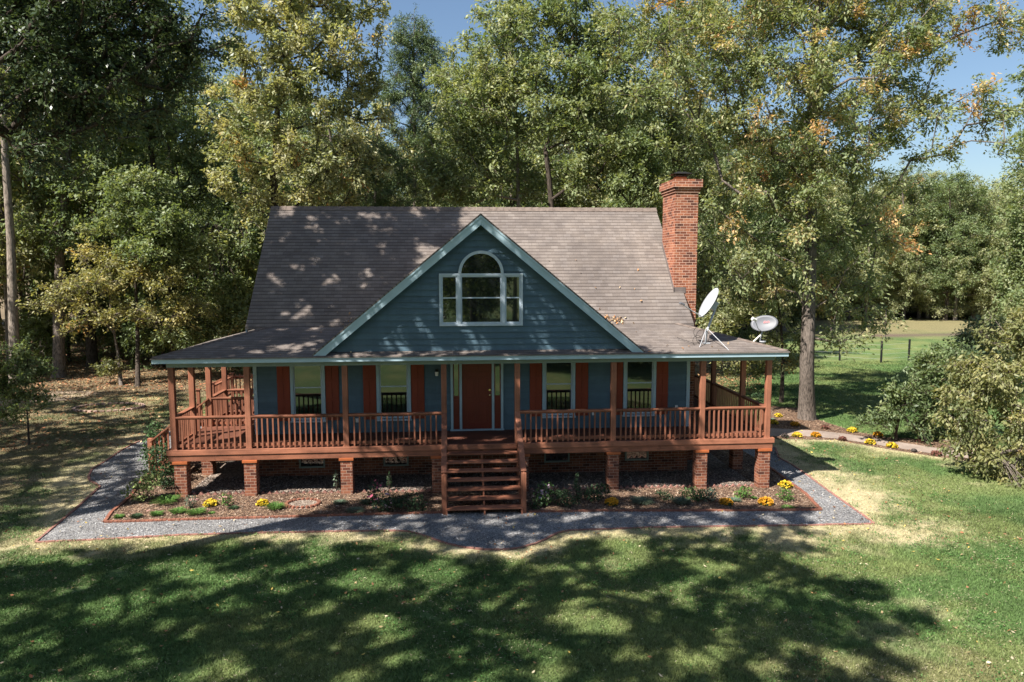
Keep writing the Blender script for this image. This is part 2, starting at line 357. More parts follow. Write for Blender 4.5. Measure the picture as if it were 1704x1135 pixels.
cbed_poly = g2(zz([(-60, -20), (200, -5), (330, 75), (560, 150), (760, 190), (1000, 203), (1250, 212), (1450, 262), (1720, 330)])) + list(reversed(g2(zz([(-60, 200), (120, 206), (440, 210), (640, 246), (820, 276), (1100, 320), (1350, 352), (1500, 385), (1720, 425)]))))

def sheet(name, poly, m, z, label=None, kind='structure'):
    me = bpy.data.meshes.new(name); me.from_pydata([(x, y, gz(x)+z) for x, y in poly], [], [tuple(range(len(poly)))]); me.update()
    if me.polygons[0].normal.z < 0: me.flip_normals()
    me.materials.append(m); o = place(bpy.data.objects.new(name, me), None, (0, 0, 0)); return tag(o, label, None, None, kind)
# ground colour: real turf, straw, leaf mould and bare soil zones
GREEN, STRAW, MOULD, SOIL = np.array([.094, .150, .052]), np.array([.46, .39, .25]), np.array([.20, .145, .095]), np.array([.30, .22, .15])
def ground_colour(x, y):
    x, y = np.asarray(x, float), np.asarray(y, float)
    n1, n2, n3 = fnoise(x, y, 2.6, 3), fnoise(x, y, .8, 9), fnoise(x, y, .35, 14)
    c = GREEN[None]*(1+.5*(n1-.5))[:, None]
    yel = np.clip((fnoise(x, y, 1.7, 21)-.50)*3.0+.30*(x > 2), 0, .7); c = c*(1-yel[:, None])+np.array([.195, .215, .085])*yel[:, None]
    d = np.minimum(dist_poly(x, y, walk_front), np.minimum(dist_poly(x, y, walk_right), dist_poly(x, y, walk_left)))
    dc = dist_poly(x, y, cpath_lo)
    wid = .74+.75*np.clip((x-3)/6, 0, 1)+.5*np.clip((-x-5)/4, 0, 1)
    s = np.clip(1.25-d/wid+(n2-.5)*1.9+(n3-.5)*.9, 0, 1)
    s = np.maximum(s, np.clip(1.15-dc/1.3+(n2-.5)*1.8, 0, .9)*(y < 9))
    s = np.maximum(s, np.clip((n1-.70)*5+(n3-.5), 0, .35)*((x > 3) & (y < 0)))
    c = c*(1-s[:, None])+STRAW*s[:, None]
    # leaf mould under the trees at the left and behind
    w = np.clip((-x-9.5)/3.0+(n1-.5)*1.6-np.clip((-y-1.5)/3, 0, 2), 0, .85)
    w = np.maximum(w, np.clip((y-10)/5, 0, 1)*np.clip((12+.52*(y-10)-x)/5, 0, 1)*.95)
    w *= np.where((x < -9) & (y < 16), .45+.75*n2, 1)
    mc = MOULD*(1+.9*(n2-.5))[:, None]
    c = c*(1-w[:, None])+mc*w[:, None]
    st = np.clip(1-np.abs(y-13.2-.15*(x+22))/2.1+(n1-.5), 0, 1)*(x < -13); c = c*(1-st[:, None])+np.array([.33, .28, .15])*st[:, None]
    # big brown patch low right, mown stubble in the field
    b = np.clip(1-np.hypot((x-6.6)/2.2, (y+9.6)/1.3)+(n2-.5)*1.6, 0, .45); c = c*(1-b[:, None])+np.array([.24, .19, .11])*b[:, None]
    f = np.clip((y-38)/12+(n1-.5), 0, .75)*(x > 24); c = c*(1-f[:, None])+np.array([.24, .19, .11])*f[:, None]
    f = np.clip(1-np.abs((y-43-.05*(x-40))/2.2)+(n1-.5)*.8, 0, .9)*(x > 36); c = c*(1-f[:, None])+np.array([.13, .09, .08])*f[:, None]
    return np.clip(c, .01, 1)
def grid(name, xs, ys, m, z=0):
    X, Y = np.meshgrid(xs, ys); V = np.stack([X.ravel(), Y.ravel(), gzv(X.ravel())+z], 1); nx, ny = len(xs), len(ys)
    i = (np.arange(ny-1)[:, None]*nx+np.arange(nx-1)[None]).ravel(); Fc = np.stack([i, i+1, i+nx+1, i+nx], 1)
    return npmesh(name, V, Fc, m, {'tone': ground_colour(V[:, 0], V[:, 1])})
xs = np.concatenate([np.linspace(-900, -60, 8), np.linspace(-50, -25, 25), np.arange(-24, 24.01, .2), np.linspace(24.6, 75, 90), np.linspace(90, 900, 8)])
ys = np.concatenate([np.linspace(-900, -60, 8), np.linspace(-50, -13, 25), np.arange(-12.6, 24.01, .2), np.linspace(24.8, 75, 80), np.linspace(90, 900, 8)])
tag(place(bpy.data.objects.new('lawn', grid('lawn', xs, ys, M['lawn'])), None, (0, 0, 0)), 'mown lawn with straw coloured patches around the house', None, None, 'structure')
sheet('gravel_path', walk_poly, M['gravel'], .006, 'grey gravel path round the house front')
sheet('mulch_bed', bed_poly, M['mulch'], .012, 'brown mulch planting bed along the porch')
sheet('mulch_strip', cbed_poly, M['mulch'], .005, 'brown mulch strip beside the concrete path')
sheet('concrete_path', cpath_up+list(reversed(cpath_lo)), M['concrete'], .012, 'pale concrete path across the right lawn')
sheet('under_porch_ground', [(-6.9, .12), (8.3, .12), (8.3, 4.4), (-6.9, 4.4)], M['pebble'], .018, 'pebbly ground under the porch')
tw = g2([(0, 668), (45, 655), (90, 652), (150, 650), (165, 655), (128, 665), (40, 672), (0, 676)])
sheet('dirt_track', tw, M['dirt'], .005, 'bare pale dirt track at the left edge of the wood')

# ------------------------------------------------------------------ house
hx, hy = .70, 1.6
HO = (hx, hy, 0.0)
house = tag(empty('house', HO), 'blue sided cottage with red shutters, brown shingle roof and cedar wrap-around porch', 'house')
NEG = (-hx, -hy, 0)
def hp(mb, name, m, bev=0, smooth=False, label=None):
    o = mb.build(name, m, house, NEG, bev, smooth)
    if label: o['label'] = label
    return o
def sub(mb, name, m, parent, bev=0, smooth=False): return mb.build(name, m, parent, (0, 0, 0), bev, smooth)
WY = 1.60; XL, XR = -5.50, 6.85
def siding_boards(mb, y, z0, z1, span, step=.158, holes=()):
    """lap boards facing -y between z0..z1; span(z)->(xa,xb); holes: (xa,xb,za,zb)"""
    z = z0
    while z < z1-1e-3:
        zt = min(z+step, z1); xa, xb = span(z); xc, xd = span(zt)
        segs = [(xa, xb, xc, xd)]
        for (ha, hb, hz0, hz1) in holes:
            if hz0 <= (z+zt)/2 <= hz1:
                ns = []
                for (a, b, c, d) in segs:
                    if a < ha and b > hb: ns += [(a, ha, c, ha), (hb, b, hb, d)]
                    else: ns.append((a, b, c, d))
                segs = ns
        for (a, b, c, d) in segs:
            if b-a < .01: continue
            mb.add([(a, y-.030, z), (b, y-.030, z), (b, y, z), (a, y, z), (c, y-.002, zt), (d, y-.002, zt), (d, y, zt), (c, y, zt)],
                   [(0, 3, 2, 1), (4, 5, 6, 7), (0, 1, 5, 4), (1, 2, 6, 5), (3, 0, 4, 7)])
        z = zt
# main front wall
wins = [(-4.52, -3.57), (-2.15, -1.19), (2.55, 3.50), (4.91, 5.87)]
holes = [(a+.03, b-.03, ZD+.40, ZD+2.06) for a, b in wins]+[(-.04, 1.40, ZD-.05, ZD+2.12)]
w = MB(); siding_boards(w, WY, ZD-.06, ZD+2.70, lambda z: (XL, XR), .158, holes)
# wall backing as columns between openings
cols = [XL+.01]; 
ed = []
for a, b, z0, z1 in sorted(holes): ed.append((a, b, z0, z1))
x = XL+.01
for a, b, z0, z1 in ed:
    w.box(x, a, WY+.001, WY+.14, ZD-.06, ZD+2.7); w.box(a, b, WY+.001, WY+.14, z1, ZD+2.7)
    if z0 > ZD: w.box(a, b, WY+.001, WY+.14, ZD-.06, z0)
    x = b
w.box(x, XR-.01, WY+.001, WY+.14, ZD-.06, ZD+2.7)
hp(w, 'front_wall', M['siding'])
# side and rear walls with gable ends
RY, RZ = 5.45, ZD+6.60        # ridge
BY, BZ = 1.97, ZD+2.975       # slope break
SL = (RZ-BZ)/(RY-BY); BACK = 2*RY-WY
def sidewall(x, s):
    m = MB(); z = ZD-.06
    while z < RZ-.25:
        zt = min(z+.158, RZ-.25); f = lambda q: max(WY, BY+(q-BZ)/SL+.12) if q > BZ-.2 else WY
        a, b, c, d = f(z), 2*RY-f(z), f(zt), 2*RY-f(zt)
        if x > 0: pass
        m.add([(x+s*.022, a, z), (x+s*.022, b, z), (x-s*.1, b, z), (x-s*.1, a, z), (x+s*.004, c, zt), (x+s*.004, d, zt), (x-s*.1, d, zt), (x-s*.1, c, zt)],
              [(0, 1, 2, 3), (7, 6, 5, 4), (4, 5, 1, 0), (5, 6, 2, 1), (6, 7, 3, 2), (7, 4, 0, 3)]); z = zt
    hp(m, 'side_wall', M['siding'])
sidewall(XL, -1); sidewall(XR, 1)
hp(MB().box(XL+.12, XR-.12, BACK-.14, BACK, ZD-.06, ZD+3.0), 'rear_wall', M['siding'])
hp(MB().box(XL+.11, XR-.11, WY+.30, WY+.36, ZD-.05, ZD+2.65), 'dark_room_sheet', M['dark'])  # near-black sheet standing in for the unlit rooms
for xa, xb in ((XL-.03, XL+.07), (XR-.07, XR+.03)):
    hp(MB().box(xa, xb, WY-.045, WY+.06, ZD-.05, ZD+2.68), 'corner_board', M['trim'], .004)
hp(MB().box(XL+.07, XR-.07, WY-.03, WY-.023, ZD-.06, ZD+.0), 'base_board', M['siding'])
# foundation
fm = MB(); bw = [(-4.36, -3.64), (-2.00, -1.29), (2.62, 3.36), (5.00, 5.70)]
x = XL-.02
for a, b in bw:
    fm.box(x, a, WY+.02, WY+.22, -.25, ZD-.07); fm.box(a, b, WY+.02, WY+.22, -.25, ZD-1.0); x = b
fm.box(x, XR+.02, WY+.02, WY+.22, -.25, ZD-.07)
fm.box(XL-.02, XL+.18, WY+.22, BACK, -.25, ZD-.07); fm.box(XR-.18, XR+.02, WY+.22, BACK, -.25, ZD-.07)
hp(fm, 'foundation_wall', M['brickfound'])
for a, b in bw:
    f = MB(); z0, z1 = ZD-1.0, ZD-.3; t = .045
    f.box(a, b, WY-.01, WY+.06, z0, z0+t); f.box(a, a+t, WY-.01, WY+.06, z0+t, z1); f.box(b-t, b, WY-.01, WY+.06, z0+t, z1); f.box(a+t, b-t, WY-.01, WY+.06, z1-t, z1)
    o = hp(f, 'basement_window', M['olive']); sub(MB().box(a+t, b-t, WY+.03, WY+.045, z0+t, z1-t), 'pane', M['glass'], o)
# windows with trim, sashes, panes, sills
def window(a, b, z0, z1, y, parent_label=None, sash=True, rail=None, trim=.085, name='window', base=True):
    f = MB(); yo = y-.055
    f.box(a, a+trim, yo, y+.04, z0, z1); f.box(b-trim, b, yo, y+.04, z0, z1); f.box(a+trim, b-trim, yo, y+.04, z1-trim, z1)
    o = hp(f, name, M['trim'], .004, label=parent_label)
    s = MB(); t = .035; A, B, Z0, Z1 = a+trim, b-trim, z0+.02, z1-trim; ys = y-.02
    r = rail if rail is not None else (Z0+Z1)/2
    s.box(A, A+t, ys, ys+.05, Z0, Z1); s.box(B-t, B, ys, ys+.05, Z0, Z1); s.box(A+t, B-t, ys, ys+.05, Z0, Z0+t*1.3); s.box(A+t, B-t, ys, ys+.05, Z1-t, Z1); s.box(A+t, B-t, ys, ys+.05, r-t/2, r+t/2)
    sub(s, 'sash', M['vinyl'], o)
    g = MB().box(A+t, B-t, ys+.014, ys+.022, r+t/2, Z1-t); g.box(A+t, B-t, ys+.026, ys+.034, Z0+t*1.3, r-t/2)
    sub(g, 'pane', M['glass'], o)
    if base: sub(MB().box(a-.02, b+.02, y-.085, y+.03, z0-.05, z0), 'sill', M['vinyl'], o, .004)
    return o
for a, b in wins: window(a, b, ZD+.38, ZD+2.08, WY-.02, rail=ZD+1.31)
# shutters (board and batten with three panels)
for a, b in [(-4.885, -4.53), (-3.56, -3.19), (-2.52, -2.16), (-1.18, -.81), (2.19, 2.54), (3.51, 3.88), (4.54, 4.90), (5.88, 6.23)]:
    s = MB(); z0, z1 = ZD+.38, ZD+2.08; y0 = WY-.024
    s.box(a, b, y0-.016, y0, z0, z1)
    n = 3; wd = (b-a)/2
    for i in range(2): s.box(a+i*wd+.006, a+(i+1)*wd-.006, y0-.03, y0-.016, z0, z1)
    for zc in (z0+.03, z0+.56, z0+1.10, z1-.10): s.box(a, b, y0-.042, y0-.030, zc-.03, zc+.06)
    hp(s, 'shutter', M['shutter'], .003)
# front door
d0, d1, dt = .25, 1.10, ZD+2.06
dm = MB(); dy = WY-.0
dm.box(d0, d1, dy, dy+.045, ZD+.03, dt)
dr = hp(dm, 'front_door', M['door'], .003)
pm = MB()
for i in range(2):
    xa = d0+.10+i*.355; xb = xa+.29
    for za, zb in ((.22, .80), (.93, 1.55), (1.67, 1.93)):
        for (p, q, r_, s_) in ((xa, xb, za, za+.018), (xa, xb, zb-.018, zb), (xa, xa+.018, za+.018, zb-.018), (xb-.018, xb, za+.018, zb-.018)):
            pm.box(p, q, dy-.008, dy, ZD+r_, ZD+s_)
        pm.box(xa+.05, xb-.05, dy-.010, dy, ZD+za+.05, ZD+zb-.05)
sub(pm, 'door_panel', M['door'], dr, .002)
kb = MB(); kb.tube([(1.04, dy, ZD+1.02), (1.04, dy-.03, ZD+1.02), (1.04, dy-.05, ZD+1.02), (1.04, dy-.075, ZD+1.02)], [.02, .012, .034, .02], 10)
sub(MB().tube([(1.04, dy, ZD+1.16), (1.04, dy-.02, ZD+1.16)], .03, 10), 'lock', M['brass'], dr)
sub(kb, 'handle', M['brass'], dr, 0, True)
fr = MB()
for a, b in ((-.07, .0), (.18, .25), (1.10, 1.17), (1.36, 1.43)): fr.box(a, b, WY-.06, WY+.05, ZD+.04, ZD+2.12)
fr.box(-.07, 1.43, WY-.062, WY+.05, ZD+2.12, ZD+2.21); fr.box(-.09, 1.45, WY-.09, WY+.05, ZD+.002, ZD+.04)
hp(fr, 'door_frame', M['trim'], .004)
for a, b in ((.0, .18), (1.17, 1.36)):
    s = MB().box(a, b, WY-.01, WY+.03, ZD+.04, ZD+1.0); s.box(a, a+.03, WY-.01, WY+.03, ZD+1.0, ZD+2.12); s.box(b-.03, b, WY-.01, WY+.03, ZD+1.0, ZD+2.12)
    s.box(a+.03, b-.03, WY-.01, WY+.03, ZD+2.02, ZD+2.12)
    s.box(a+.03, b-.03, WY-.02, WY-.01, ZD+.14, ZD+.50); s.box(a+.03, b-.03, WY-.02, WY-.01, ZD+.58, ZD+.90)
    o = hp(s, 'sidelight', M['door'], .002); sub(MB().box(a+.03, b-.03, WY+.005, WY+.015, ZD+1.0, ZD+2.02), 'pane', M['glass'], o)
# wall lamp, outlets, small meter boxes
l = MB().box(-.50, -.41, WY-.04, WY-.022, ZD+1.60, ZD+1.78)
lo = hp(l, 'wall_lamp', M['black'], .003); sub(MB().tube([(-.455, WY-.09, ZD+1.60), (-.455, WY-.09, ZD+1.72)], [.045, .055], 10), 'lamp_glass', M['white'], lo); sub(MB().tube([(-.455, WY-.09, ZD+1.72), (-.455, WY-.09, ZD+1.77)], [.065, .01], 10), 'lamp_cap', M['black'], lo)
for x_, z_ in ((4.0, .38), (6.45, .52), (-2.75, .30)): hp(MB().box(x_, x_+.08, WY-.055, WY-.022, ZD+z_, ZD+z_+.11), 'outlet_box', M['white'], .003)

# deck: boards, rim, beam
dk = MB(); by = -.10
y = by
while y < WY-.03:
    y1 = min(y+.135, WY-.03); dk.box(-7.27, 8.68, y, y1-.006, ZD-.035, ZD); y = y1
hp(dk, 'deck_floor', M['deck'])
dk = MB()
for xa, xb, ye in ((-7.27, XL-.03, 4.4), (XR+.03, 8.68, 6.4)):
    y = WY-.03; dk = MB()
    while y < ye: dk.box(xa, xb, y, y+.129, ZD-.035, ZD); y += .135
    hp(dk, 'side_deck_floor', M['deck'])
rb = MB().box(-7.30, 8.71, -.145, -.105, ZD-.125, ZD-.0+.01)
hp(rb, 'rim_board', M['woodx'], .004)
hp(MB().box(8.67, 8.71, -.10, 6.4, ZD-.125, ZD+.01), 'side_rim_board', M['woody'], .004)
hp(MB().box(-7.30, -7.26, -.10, 4.5, ZD-.125, ZD+.01), 'side_rim_board', M['woody'], .004)
bm_ = MB().box(-7.27, 8.67, -.12, .02, ZD-.285, ZD-.127); hp(bm_, 'porch_beam', M['woodx'], .005)
bm_ = MB().box(-7.27, -7.13, .02, 4.4, ZD-.285, ZD-.127); hp(MB().box(8.53, 8.67, .02, 6.4, ZD-.285, ZD-.127), 'side_beam', M['woody'], .005); hp(bm_, 'side_beam', M['woody'], .005)
jm = MB()
for i in range(38):
    x_ = -6.9+i*.41; jm.box(x_, x_+.04, .03, WY, ZD-.26, ZD-.04)
hp(jm, 'floor_joist', M['deck'])
# pillars
PX = [-6.98, -5.24, -2.79, -.42, 1.83, 4.27, 6.70, 8.46]
def pillar(x, y, wd=.305):
    m = MB().box(-wd/2, wd/2, -wd/2, wd/2, 0, ZD-.355+.25)
    o = m.build('brick_pillar', M['brick'], house, (x-hx, y-hy, -.25), .004)
    c = MB().box(-wd/2-.035, wd/2+.035, -wd/2-.03, wd/2+.03, ZD-.355+.25+.001, ZD-.286+.25)
    sub(c, 'pillar_cap', M['cap'], o, .004)
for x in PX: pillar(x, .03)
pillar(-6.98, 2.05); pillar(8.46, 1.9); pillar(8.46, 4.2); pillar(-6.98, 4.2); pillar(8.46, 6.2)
# posts
POST = [-7.13, -5.26, -2.79, -.24, 1.69, 4.27, 6.71, 8.54]
PT = ZD+2.135
def post(x, y, top=PT, wd=.14):
    h = top-ZD; c = .012; m = MB()
    m.box(-wd/2, wd/2, -wd/2, wd/2, 0, h)
    return m.build('porch_post', M['woodz'], house, (x-hx, y-hy, ZD), .008)
for x in POST: post(x, 0)
post(-7.13, 1.42); post(-7.13, 2.81); post(8.54, 1.74); post(8.54, 4.18); post(8.54, 6.3); post(-7.13, 4.3)
for x in POST: hp(MB().box(x-.085, x+.085, -.09, .085, ZD+.001, ZD+.022), 'post_base', M['woodz'], .003)
# railings
RAILZ = ZD+.86
bal_front = MB().box(-.019, .019, -.019, .019, 0, .765).mesh('baluster', M['woodz'])
nbal = 0
def railing(a, b, count=None, z=RAILZ, merged=False):
    global nbal
    a, b = np.array(a, float), np.array(b, float); L = np.linalg.norm(b-a); d = (b-a)/L
    ax = 'woodx' if abs(d[0]) > .5 else 'woody'
    m = MB(); m.bar((*(a+d*.0), z-.02), (*(b-d*.0), z-.02), .135, .04)
    o = hp(m, 'railing', M[ax], .006)
    m = MB(); m.bar((*a, z-.06), (*b, z-.06), .04, .04); m.bar((*a, ZD+.095), (*b, ZD+.095), .04, .075)
    sub(m, 'rail_bar', M[ax], o, .004)
    n = count or max(2, round(L/.148)-1); mm = MB(); side = np.array([d[1], -d[0]])*.040
    for i in range(n):
        p = a+d*L*(i+1)/(n+1)+side
        if merged: mm.box(p[0]-.019, p[0]+.019, p[1]-.019, p[1]+.019, ZD+.02, ZD+.02+.765)
        else:
            place(bpy.data.objects.new('baluster', bal_front), o, (p[0], p[1], ZD+.02)); nbal += 1
    if merged:
        k = sub(mm, 'baluster', M['woodz'], o); k['kind'] = 'stuff'
for i, n in zip([0, 1, 2, 4, 5, 6], [11, 16, 16, 16, 16, 12]): railing((POST[i]+.07, 0), (POST[i+1]-.07, 0), n)
railing((-7.13, 1.35), (-7.13, .07), None, merged=True)
railing((-7.06, 2.81), (-5.56, 2.81), 10, merged=True)
railing((8.54, .07), (8.54, 1.67), None, merged=True); railing((8.54, 1.81), (8.54, 4.11), None, merged=True); railing((8.54, 4.25), (8.54, 6.23), None, merged=True)
railing((8.47, 6.3), (6.95, 6.3), None, merged=True)
railing((-7.13, 4.23), (-7.13, 2.88), None, merged=True); railing((-7.06, 4.3), (-5.56, 4.3), None, merged=True)
# front stairs
sx0, sx1 = -.20, 1.66; NST = 7; g0 = gz(.7)
rise = (ZD-g0)/8; run = .245; ytop = -.15
for sx in (sx0+.02, (sx0+sx1)/2, sx1-.02):
    m = MB()
    for i in range(NST): pass
    ya, yb = ytop, ytop-run*7.1
    pts = [(ya, ZD-.30), (ya, ZD-.04)]
    for i in range(7):
        zt = ZD-rise*(i+1)-.04; pts += [(ya-run*i, zt), (ya-run*(i+1), zt)]
    pts += [(yb, g0-.02), (yb+.25, g0-.02)]
    k = len(pts); wv = .02
    m.add([(sx-wv, p[0], p[1]) for p in pts]+[(sx+wv, p[0], p[1]) for p in pts], [tuple(range(k)), tuple(range(2*k-1, k-1, -1))]+[(i, (i+1) % k, k+(i+1) % k, k+i)[::-1] for i in range(k)])
    hp(m, 'stair_stringer', M['woody'])
for i in range(7):
    zt = ZD-rise*(i+1); ya = ytop-run*i
    m = MB().box(sx0-.0, sx1+.0, ya-run-.02, ya-.135, zt-.04, zt); m.box(sx0, sx1, ya-.128, ya-.008, zt-.04, zt)
    hp(m, 'stair_tread', M['woodx'], .005)
hp(MB().box(sx0, sx1, ytop-.03, ytop+.004, ZD-.12, ZD-.002), 'stair_header', M['woodx'], .004)
for s, xx in ((-1, -.24), (1, 1.69)):
    yb = ytop-run*6.6; zb = ZD-rise*7
    m = MB().bar((xx, -.05, RAILZ-.02), (xx, yb, zb+.86), .135, .04)
    o = hp(m, 'stair_handrail', M['woody'], .006)
    m = MB().bar((xx, -.07, RAILZ-.07), (xx, yb, zb+.80), .04, .08); m.bar((xx, -.07, ZD+.06), (xx, yb, zb+.06), .04, .09); sub(m, 'rail_bar', M['woody'], o)
    hp(MB().box(xx-.06, xx+.06, yb-.06, yb+.06, g0-.03, zb+.83), 'stair_newel', M['woodz'], .006)
# side stairs down to the left
rl = (ZD-gz(-8))/8
for i in range(7):
    zt = ZD-rl*(i+1); xa = -7.30-.175*i
    hp(MB().box(xa-.215, xa, 1.84, 2.72, zt-.04, zt), 'stair_tread', M['woody'], .004)
for yy in (1.80, 2.74):
    hp(MB().bar((-7.2, yy, ZD-.10), (-8.46, yy, ZD-.10-rl*7), .04, .24), 'stair_stringer', M['woodx'])
    o = hp(MB().bar((-7.13, yy, RAILZ-.02), (-8.46, yy, RAILZ-.05-rl*6.6), .135, .04), 'stair_handrail', M['woodx'], .005)
    mm = MB()
    for i in range(10):
        t = (i+.7)/10.6; xx = -7.13-1.33*t; mm.box(xx-.019, xx+.019, yy-.019, yy+.019, ZD-.06-rl*7*t, RAILZ-.03-rl*6.6*t)
    k = sub(mm, 'baluster', M['woodz'], o); k['kind'] = 'stuff'
    hp(MB().box(-8.52, -8.40, yy-.06, yy+.06, -.05, ZD+.86-rl*6.7+.06), 'stair_newel', M['woodz'], .006)
# lower rear deck at the left with its rails
rd = MB()
y = 4.55
while y < 8.3: rd.box(-8.1, XL-.05, y, y+.129, ZD-.24, ZD-.2); y += .135
hp(rd, 'rear_deck_floor', M['deck'])
hp(MB().box(-8.12, -8.08, 4.5, 8.3, ZD-.42, ZD-.2).box(-8.08, XL, 8.3, 8.34, ZD-.42, ZD-.2).box(-8.0, -7.9, 8.1, 8.2, -.1, ZD-.25).box(-8.0, -7.9, 4.7, 4.8, -.1, ZD-.25), 'rear_deck_frame', M['woody'])
for a, b in (((-8.05, 8.2), (-5.6, 8.2)), ((-8.05, 8.1), (-8.05, 6.0))): railing(a, b, None, z=ZD+.72, merged=True)
for p in ((-8.05, 8.2), (-8.05, 6.0), (-8.05, 4.6)): hp(MB().box(p[0]-.05, p[0]+.05, p[1]-.05, p[1]+.05, ZD-.25, ZD+.80).box(p[0]-.08, p[0]+.08, p[1]-.08, p[1]+.08, ZD+.80, ZD+.83), 'deck_newel', M['woodz'], .004)
# bay window on the left wall
bx = MB().hexa([(-6.0, 3.6, ZD+1.30), (XL, 3.3, ZD+1.30), (XL, 5.2, ZD+1.30), (-6.0, 4.9, ZD+1.30)], [(-6.0, 3.6, ZD+1.38), (XL, 3.3, ZD+1.38), (XL, 5.2, ZD+1.38), (-6.0, 4.9, ZD+1.38)])
bx.hexa([(-6.0, 3.6, ZD+2.30), (XL, 3.3, ZD+2.30), (XL, 5.2, ZD+2.30), (-6.0, 4.9, ZD+2.30)], [(-6.0, 3.6, ZD+2.45), (XL, 3.3, ZD+2.45), (XL, 5.2, ZD+2.45), (-6.0, 4.9, ZD+2.45)])
for (x_, y_) in ((-5.98, 3.62), (-5.98, 4.25), (-5.98, 4.88), (-5.53, 3.33), (-5.53, 5.17)): bx.box(x_-.03, x_+.04, y_-.04, y_+.04, ZD+1.38, ZD+2.30)
bo = hp(bx, 'bay_window', M['vinyl'])
sub(MB().hexa([(-5.94, 3.66, ZD+1.38), (XL, 3.37, ZD+1.38), (XL, 5.13, ZD+1.38), (-5.94, 4.84, ZD+1.38)], [(-5.94, 3.66, ZD+2.3), (XL, 3.37, ZD+2.3), (XL, 5.13, ZD+2.3), (-5.94, 4.84, ZD+2.3)]), 'pane', M['glass'], bo)
sub(MB().hexa([(-5.60, 3.9, ZD+.98), (XL-.02, 3.6, ZD+.98), (XL-.02, 4.9, ZD+.98), (-5.60, 4.6, ZD+.98)], [(-5.97, 3.62, ZD+1.30), (XL-.02, 3.32, ZD+1.30), (XL-.02, 5.18, ZD+1.30), (-5.97, 4.88, ZD+1.30)]), 'bay_base', M['siding'], bo)

# eaves: beam, fascia, ceiling
EX0, EX1, EY, EZ = -7.47, 8.93, -.34, ZD+2.40
hp(MB().box(-7.22, 8.67, -.075, .065, PT, ZD+2.27), 'eave_beam', M['olive'], .004)
hp(MB().box(-7.22, -7.08, .065, 4.4, PT, ZD+2.27).box(8.47, 8.61, .065, 6.4, PT, ZD+2.27), 'side_eave_beam', M['olive'], .004)
hp(MB().box(EX0+.02, EX1-.02, EY+.02, WY-.03, ZD+2.272, ZD+2.285).box(EX0+.02, XL-.03, WY-.03, 4.5, ZD+2.272, ZD+2.285).box(XR+.04, EX1-.02, WY-.03, 6.5, ZD+2.272, ZD+2.285), 'porch_ceiling', M['olive'])
hp(MB().box(EX0, EX1, EY, EY+.025, ZD+2.265, EZ-.02), 'fascia', M['trim'], .003)
hp(MB().box(EX0, EX0+.025, EY+.026, 4.6, ZD+2.265, EZ-.02).box(EX1-.025, EX1, EY+.026, 6.6, ZD+2.265, EZ-.02), 'side_fascia', M['trim'], .003)

# roofs as thick slabs with shingle UVs
def roof_slab(name, polys, m, th=.035, z_up=.0):
    V, Fs, UV = [], [], []
    for poly in polys:
        P = np.array(poly, float); n = np.cross(P[1]-P[0], P[2]-P[0]); n /= np.linalg.norm(n)
        if n[2] < 0: P = P[::-1]; n = -n
        hz = np.cross((0, 0, 1.0), n); hz /= np.linalg.norm(hz); dn = np.cross(n, hz)
        base = len(V); k = len(P)
        V += [tuple(p) for p in P]+[tuple(p-np.array([0, 0, th])) for p in P]
        Fs.append(tuple(base+i for i in range(k))); UV.append([(p@hz, p@dn) for p in P])
        for i in range(k):
            j = (i+1) % k; Fs.append((base+j, base+i, base+k+i, base+k+j)); UV.append([(P[j]@hz, P[j]@dn), (P[i]@hz, P[i]@dn), (P[i]@hz, P[i]@dn-.03), (P[j]@hz, P[j]@dn-.03)])
        Fs.append(tuple(base+k+i for i in range(k))[::-1]); UV.append([(P[i]@hz, P[i]@dn) for i in range(k)][::-1])
    me = bpy.data.meshes.new(name); me.from_pydata(V, [], Fs); me.update(); ul = me.uv_layers.new(name='UVMap')
    ul.data.foreach_set('uv', [c for f in UV for p in f for c in p]); me.materials.append(m)
    return place(bpy.data.objects.new(name, me), house, NEG)
S1 = .25
zf = lambda y: EZ+S1*(y-EY)           # front porch roof
zl = lambda x: EZ+S1*(x-EX0)          # left porch roof
zr = lambda x: EZ+S1*(EX1-x)
HX = BY-EY                            # 2.31
RL0, RL1 = (-5.80, BY), (-5.80, RY); RR0, RR1 = (7.10, BY), (6.86, RY)
T = .0
hl = (EX0+HX, BY, zf(BY)); hr = (EX1-HX, BY, zf(BY))
# gable roof
GX, GZ, GY = .74, ZD+5.98, -.28; GF = 4.31; GS = (GZ-EZ)/GF
ygm = lambda z: BY+(z-zf(BY))/SL     # main roof y at height z
zbk = zf(BY); xv = GX-(GZ-zbk)/GS; xw = GX+(GZ-zbk)/GS
apex_b = (GX, ygm(GZ), GZ)
fl, fr_ = GX-GF, GX+GF
main = [(-5.80, BY, zbk), (7.10, BY, zbk), (6.86, RY, RZ), (-5.80, RY, RZ)]
rf = roof_slab('roof', [main], M['shingle'], .06)
rb_ = roof_slab('rear_roof', [[(-5.80, RY, RZ), (6.86, RY, RZ), (7.10, 2*RY-BY+.8, zbk-.4), (-5.80, 2*RY-BY+.8, zbk-.4)]], M['shingle'], .06)
roof_slab('porch_roof', [[(EX0-.02, EY-.03, EZ), (EX1+.02, EY-.03, EZ), hr, hl]], M['shingle'], .03)
roof_slab('side_porch_roof', [[(EX0-.02, EY-.03, EZ), hl, (EX0+HX, 4.6, zl(EX0+HX)), (EX0-.02, 4.6, EZ)], [(EX1+.02, EY-.03, EZ), hr, (EX1-HX, 6.6, zr(EX1-HX)), (EX1+.02, 6.6, EZ)]], M['shingle'], .03)
